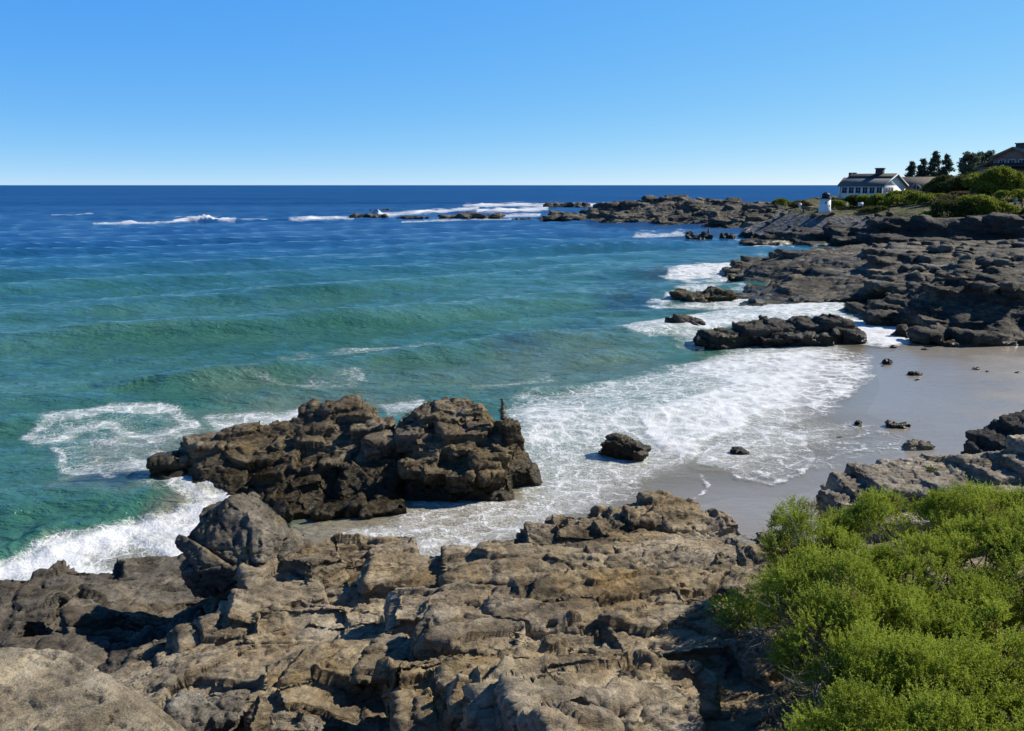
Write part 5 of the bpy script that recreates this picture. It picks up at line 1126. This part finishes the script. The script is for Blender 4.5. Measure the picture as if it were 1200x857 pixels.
for sx in (-.4, .4): MB().box(sx - .04, sx + .04, -.04, .04, -.3, .798).build('leg', M_shing, ib)

# ------------------------------------------------------------------ people on the headland
def skin_body(name, verts, edges, radii, mat, parent=None, sub=2):
    me = bpy.data.meshes.new(name); me.from_pydata(verts, edges, []); o = bpy.data.objects.new(name, me); COL.objects.link(o)
    m = o.modifiers.new('s', 'SKIN')
    for i, r in enumerate(radii): me.skin_vertices[0].data[i].radius = r if isinstance(r, tuple) else (r, r); me.skin_vertices[0].data[i].use_root = (i == 0)
    o.modifiers.new('u', 'SUBSURF').levels = sub; o.modifiers['u'].render_levels = sub
    dg = bpy.context.evaluated_depsgraph_get(); out = bpy.data.meshes.new_from_object(o.evaluated_get(dg))
    bpy.data.objects.remove(o); bpy.data.meshes.remove(me); smooth_shade(out); out.materials.clear(); out.name = name
    return link(name, out, mat, parent)
M_skin = plain('skin', (.42, .26, .19), .6, .05)
def person(loc, label, top, legs, hair, yaw=0.0, seat=False):
    root = empty('person', loc, label, 'person', rz=yaw)
    hip, kn, ft = .92, .5, .06
    v = [(0, 0, hip), (0, 0, 1.12), (0, 0, 1.34), (0, 0, 1.46), (0, -.01, 1.55), (0, -.02, 1.66), (0, -.01, 1.74)]; r = [(.15, .11), (.13, .10), (.16, .10), (.06, .06), (.055, .06), (.085, .1), (.05, .06)]
    e = [(i, i + 1) for i in range(6)]
    def chain(st, pts, rr):
        p = st
        for q, k in zip(pts, rr): v.append(q); r.append(k); e.append((p, len(v) - 1)); p = len(v) - 1
    for s in (-1, 1):
        chain(0, [(s * .1, 0, hip - .08), (s * .11, -.02 * s, kn), (s * .11, .01, .1), (s * .12, -.14, .05)], [.1, .06, .04, .035])
        chain(2, [(s * .2, 0, 1.38), (s * .25, .02, 1.12), (s * .24, -.1, .9), (s * .23, -.14, .82)], [.06, .045, .035, .03])
    skin_body('body', v, e, r, M_skin, root)
    sv = [(0, 0, .95), (0, 0, 1.14), (0, 0, 1.35), (0, 0, 1.44), (.2, 0, 1.39), (.25, .02, 1.13), (.245, -.06, .98), (-.2, 0, 1.39), (-.25, .02, 1.13), (-.245, -.06, .98)]
    skin_body('shirt', sv, [(0, 1), (1, 2), (2, 3), (2, 4), (4, 5), (5, 6), (2, 7), (7, 8), (8, 9)], [(.17, .13), (.15, .12), (.18, .12), .075, .075, .06, .05, .075, .06, .05], top, root)
    tv = [(0, 0, .96), (0, 0, .88)]; te = [(0, 1)]
    for s in (-1, 1):
        b = len(tv); tv += [(s * .1, 0, .82), (s * .11, -.02 * s, kn), (s * .11, .01, .12)]; te += [(1, b), (b, b + 1), (b + 1, b + 2)]
    skin_body('trousers', tv, te, [(.165, .125), (.16, .12)] + [.115, .075, .058] * 2, legs, root)
    skin_body('hair', [(0, .03, 1.66), (0, .02, 1.75)], [(0, 1)], [(.095, .1), (.075, .085)], hair, root, 1)
M_navy = plain('navy_cloth', (.02, .025, .045), .9); M_blue = plain('light_blue_cloth', (.16, .28, .45), .9); M_org = plain('rust_orange_cloth', (.42, .17, .05), .9); M_wh = plain('white_cloth', (.7, .7, .7), .9); M_hd = plain('brown_hair', (.03, .02, .012), .7); M_hw = plain('white_hair', (.6, .58, .55), .7)
person(on_head(992, 246, 159), 'person in dark trousers and pale top standing on the path right of the lighthouse', M_wh, M_navy, M_hd, .6)
person(on_head(1189, 244, 128.5), 'white-haired person in light blue top among the bushes at the right edge', M_blue, M_navy, M_hw, -.5)
person(on_head(1197.5, 244, 128), 'person in rust orange top at the right edge beside the one in blue', M_org, M_navy, M_hd, .9)

# ------------------------------------------------------------------ foreground juniper-like bush
rgb = np.random.RandomState(12)
lobes = []
def lobe(px, py, Y, rx, ry, rz_): c = at(px, py, Y); lobes.append((c.x, c.y, c.z, rx, ry, rz_))
for a in [(1060, 648, 8.5, .5, .5, .42), (1110, 645, 8.6, .5, .5, .42), (1160, 645, 8.5, .5, .5, .45), (1210, 645, 8.4, .5, .5, .5), (985, 655, 8.3, .45, .5, .4), (975, 625, 9.0, .4, .4, .3), (1020, 615, 9.4, .4, .4, .3), (968, 642, 8.6, .55, .6, .42), (1000, 640, 8.8, .6, .6, .45), (945, 612, 9.3, .35, .4, .25), (1060, 620, 9.2, .6, .6, .5), (1120, 615, 9.3, .6, .6, .5), (1175, 620, 9.2, .55, .6, .48), (1180, 602, 9.6, .45, .5, .38), (1240, 622, 9.0, .6, .7, .6), (1300, 650, 8.6, .7, .8, .7),
          (950, 692, 7.7, .45, .5, .4), (985, 695, 7.6, .55, .6, .48), (1045, 690, 7.8, .5, .5, .42), (1100, 680, 8.0, .5, .6, .45), (1160, 680, 8.0, .55, .6, .5), (1215, 680, 7.8, .6, .6, .6), (1075, 655, 8.4, .4, .4, .36),
          (985, 745, 6.7, .42, .5, .38), (1035, 745, 6.7, .48, .5, .42), (1090, 745, 6.8, .48, .5, .4), (1145, 740, 6.9, .5, .5, .42), (1200, 740, 6.8, .5, .6, .5), (1130, 700, 7.5, .3, .35, .3),
          (1020, 800, 5.9, .4, .45, .36), (1070, 800, 5.9, .42, .45, .36), (1125, 800, 5.9, .42, .45, .36), (1180, 800, 5.9, .45, .5, .4), (1240, 810, 5.8, .5, .5, .45),
          (1000, 855, 5.2, .3, .35, .3), (1050, 860, 5.2, .38, .4, .33), (1105, 865, 5.15, .38, .4, .33), (1165, 865, 5.2, .4, .4, .36), (1230, 870, 5.2, .4, .45, .4), (1200, 890, 5.0, .4, .4, .35), (1150, 905, 4.9, .4, .4, .35), (1045, 895, 4.95, .35, .4, .3), (1100, 900, 4.9, .4, .4, .33), (1080, 930, 4.6, .4, .4, .35), (1170, 940, 4.6, .45, .45, .4), (1270, 920, 4.8, .5, .5, .5)]:
    lobe(*a)
Lb = np.array(lobes)
def inside_any(Pq, shrink, skip=None):
    m = np.zeros(len(Pq), bool)
    for k, l in enumerate(Lb):
        m |= (((Pq - l[:3]) / (l[3:] * shrink)) ** 2).sum(1) < 1
    return m
Lb[:, 2] -= .20
SC_, SN, SL = [], [], []
for k, l in enumerate(Lb):                    # clumps seated on each lobe
    n = int(19 * (l[3] * l[4] + l[4] * l[5] + l[3] * l[5]) / .5) + 6
    u = unit(rgb.normal(size=(n * 2, 3))); u = u[u[:, 2] > -.45][:n]
    p = l[:3] + u * l[3:] * (.78 + .26 * rgb.rand(len(u)))[:, None]
    keep = ~inside_any(p, .74); SC_.append(p[keep]); SN.append(unit(u[keep] / l[3:])); SL.append(np.full(keep.sum(), k))
SC_, SN = np.concatenate(SC_), np.concatenate(SN)
gapf = fbm(SC_ * 1.5 + 3.1, 3, 44); keep = gapf > -.17
SC_, SN = SC_[keep], SN[keep]; ncl = len(SC_)
m_ = 64
rad = (.12 + .13 * rgb.rand(ncl)); ctone = rgb.rand(ncl); dead = rgb.rand(ncl) < .035
u = unit(rgb.normal(size=(ncl * m_, 3))).reshape(ncl, m_, 3) + SN[:, None] * .55 + np.array([.05, 0, .35])
u = u / np.linalg.norm(u, axis=2)[:, :, None]
PT = (SC_[:, None] + u * rad[:, None, None] * (.55 + .45 * rgb.rand(ncl, m_))[:, :, None]).reshape(-1, 3)
ax = unit(u.reshape(-1, 3) * .9 + np.repeat(SN, m_, 0) * .35 + np.array([0, 0, .35]) + rgb.normal(size=PT.shape) * .22)
npl = len(PT); K = 20
lean = unit(rgb.normal(size=PT.shape)); Ls = (.055 + .06 * rgb.rand(npl)) * np.repeat(.8 + rad * 2, m_) * np.where(rgb.rand(npl) < .015, 2.2, 1)
tt = np.linspace(.03, 1, K)[None, :, None]
base = PT - ax * .03
pos = base[:, None] + ax[:, None] * Ls[:, None, None] * tt + lean[:, None] * (Ls * .18)[:, None, None] * tt ** 2
side = unit(rgb.normal(size=(npl * K, 3))).reshape(npl, K, 3)
dirn = ax[:, None] * .6 + side * .9; dirn = dirn / np.linalg.norm(dirn, axis=2)[:, :, None]
C = pos.reshape(-1, 3); D = dirn.reshape(-1, 3); Wd = unit(np.cross(D, rgb.normal(size=C.shape)))
ln = ((.034 * (1 - .5 * tt[:, :, 0])) * np.ones((npl, 1))).reshape(-1) * rgb.uniform(.7, 1.3, npl * K)
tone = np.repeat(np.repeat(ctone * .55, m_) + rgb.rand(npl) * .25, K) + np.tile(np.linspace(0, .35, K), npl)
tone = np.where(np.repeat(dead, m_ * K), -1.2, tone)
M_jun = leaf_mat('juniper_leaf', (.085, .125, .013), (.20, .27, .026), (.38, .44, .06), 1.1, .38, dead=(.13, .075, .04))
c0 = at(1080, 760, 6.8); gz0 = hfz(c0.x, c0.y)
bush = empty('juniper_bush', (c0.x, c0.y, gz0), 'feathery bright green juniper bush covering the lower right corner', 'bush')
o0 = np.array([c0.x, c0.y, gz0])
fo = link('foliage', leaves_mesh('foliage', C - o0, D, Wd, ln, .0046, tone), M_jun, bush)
print('BUSH', npl, len(C))
# branches inside and the bare grey twigs on the shaded side
mb = MB()
for l in Lb:
    b = np.array([l[0] + rgb.uniform(-.2, .2), l[1] + rgb.uniform(-.2, .2), 0]); b[2] = hfz(b[0], b[1]) - .05
    for j in range(7):
        tip = l[:3] + unit(rgb.normal(size=(1, 3)))[0] * l[3:] * .95; tip[2] = max(tip[2], b[2] + .1); mid = (b + tip) / 2 + rgb.normal(size=3) * .08
        mb.tube([tuple(b - o0), tuple(mid - o0), tuple(tip - o0)], [.016, .010, .004], 5)
mb.build('branch', plain('juniper_branch', (.075, .055, .04), .9, .3, 20), bush)
mb = MB()
def twig(p, d, L_, r, depth):
    pts = [p]; dd = d.copy()
    for i in range(4):
        dd = dd + rgb.normal(size=3) * .28; dd = dd / np.linalg.norm(dd); pts.append(pts[-1] + dd * L_ / 4)
    mb.tube([tuple(q - o0) for q in pts], [r, r * .85, r * .7, r * .5, r * .25], 4)
    if depth:
        for q in pts[1:]:
            for j in range(2): twig(q, unit((dd + rgb.normal(size=3) * .8)[None])[0], L_ * .55, r * .55, depth - 1)
for (px, py, Yc) in [(930, 720, 7.3), (945, 735, 7.1), (925, 755, 6.9), (960, 765, 6.6), (970, 790, 6.2), (940, 790, 6.3), (920, 650, 8.5), (935, 660, 8.3), (985, 820, 5.7), (950, 745, 6.9), (905, 665, 8.4)]:
    p = np.array(at(px, py, Yc)); twig(p + [.25, 0, -.12], unit(np.array([[-1.0, -.25, .25]]) + rgb.normal(size=(1, 3)) * .4)[0], .55, .008, 2)
mb.build('bare_twigs', M_twig, bush)

# small leafy plants and grass on the rocks
def tuft(px, py, z0, hgt, n, label, mat, cat='plant', name='grass_tuft', w=.012, spread=.5, loc=None):
    c = onz(px, py, z0); c.z = hfz(c.x, c.y) + .12
    if loc is not None: c = loc
    rg = np.random.RandomState(int(px + py)); root_ = np.stack([rg.normal(0, hgt * .2, n), rg.normal(0, hgt * .2, n), np.full(n, -.12)], 1)
    D1 = unit(np.stack([rg.normal(0, spread, n), rg.normal(0, spread, n), np.ones(n)], 1)); h = hgt * rg.uniform(.5, 1.1, n)[:, None]
    mid = root_ + D1 * h * .6; D2 = unit(D1 + np.stack([rg.normal(0, .5, n), rg.normal(0, .5, n), np.full(n, -.2)], 1)); tip = mid + D2 * h * .5
    Wd = unit(np.cross(D1, rg.normal(size=(n, 3)))) * w
    V = np.stack([root_ - Wd, root_ + Wd, mid + Wd, mid - Wd, tip], 1).reshape(-1, 3); F = []
    for i in range(n): F += [(5*i, 5*i+1, 5*i+2, 5*i+3), (5*i+3, 5*i+2, 5*i+4)]
    me = raw_mesh(name, V, F); a = me.attributes.new('tone', 'FLOAT', 'POINT'); a.data.foreach_set('value', np.repeat(rg.rand(n), 5).astype(np.float32))
    o = link(name, me, mat); o.location = c; return tag(o, label, cat)
M_grass = leaf_mat('grass_blade', (.05, .08, .015), (.10, .15, .03), (.17, .20, .06), 3, .25)
tuft(515, 742, 3.6, .24, 26, 'small tuft of grass growing in a crack of the tan ledge', M_grass)
tuft(1092, 548, 2.2, .2, 240, 'green grass patch growing on top of the pale knoll', M_grass, name='grass_patch', spread=1.0, loc=at(1092, 549, 17.7))
def sprout(px, py, Y, r, n, label):
    c = at(px, py, Y); rg = np.random.RandomState(int(px)); u = unit(rg.normal(size=(n, 3))) * r * rg.rand(n)[:, None] ** .4 * np.array([1.3, 1, .8])
    D = unit(u / r + rg.normal(size=u.shape) * .5 + [0, 0, .5]); Wd = unit(np.cross(D, rg.normal(size=u.shape)))
    root = empty('leafy_shrub', c, label, 'shrub')
    link('foliage', leaves_mesh('foliage', u, D, Wd, rg.uniform(.04, .08, n), .014, rg.rand(n)), M_jun, root)
    m_ = MB()
    for i in range(8):
        q = u[i]; m_.tube([(0, 0, -r * 1.2), tuple(q * .5), tuple(q)], [.01, .007, .003], 5)
    m_.build('stem', M_twig, root)
sprout(868, 718, 8.4, .28, 900, 'small leafy green shrub beside the left edge of the juniper bush')
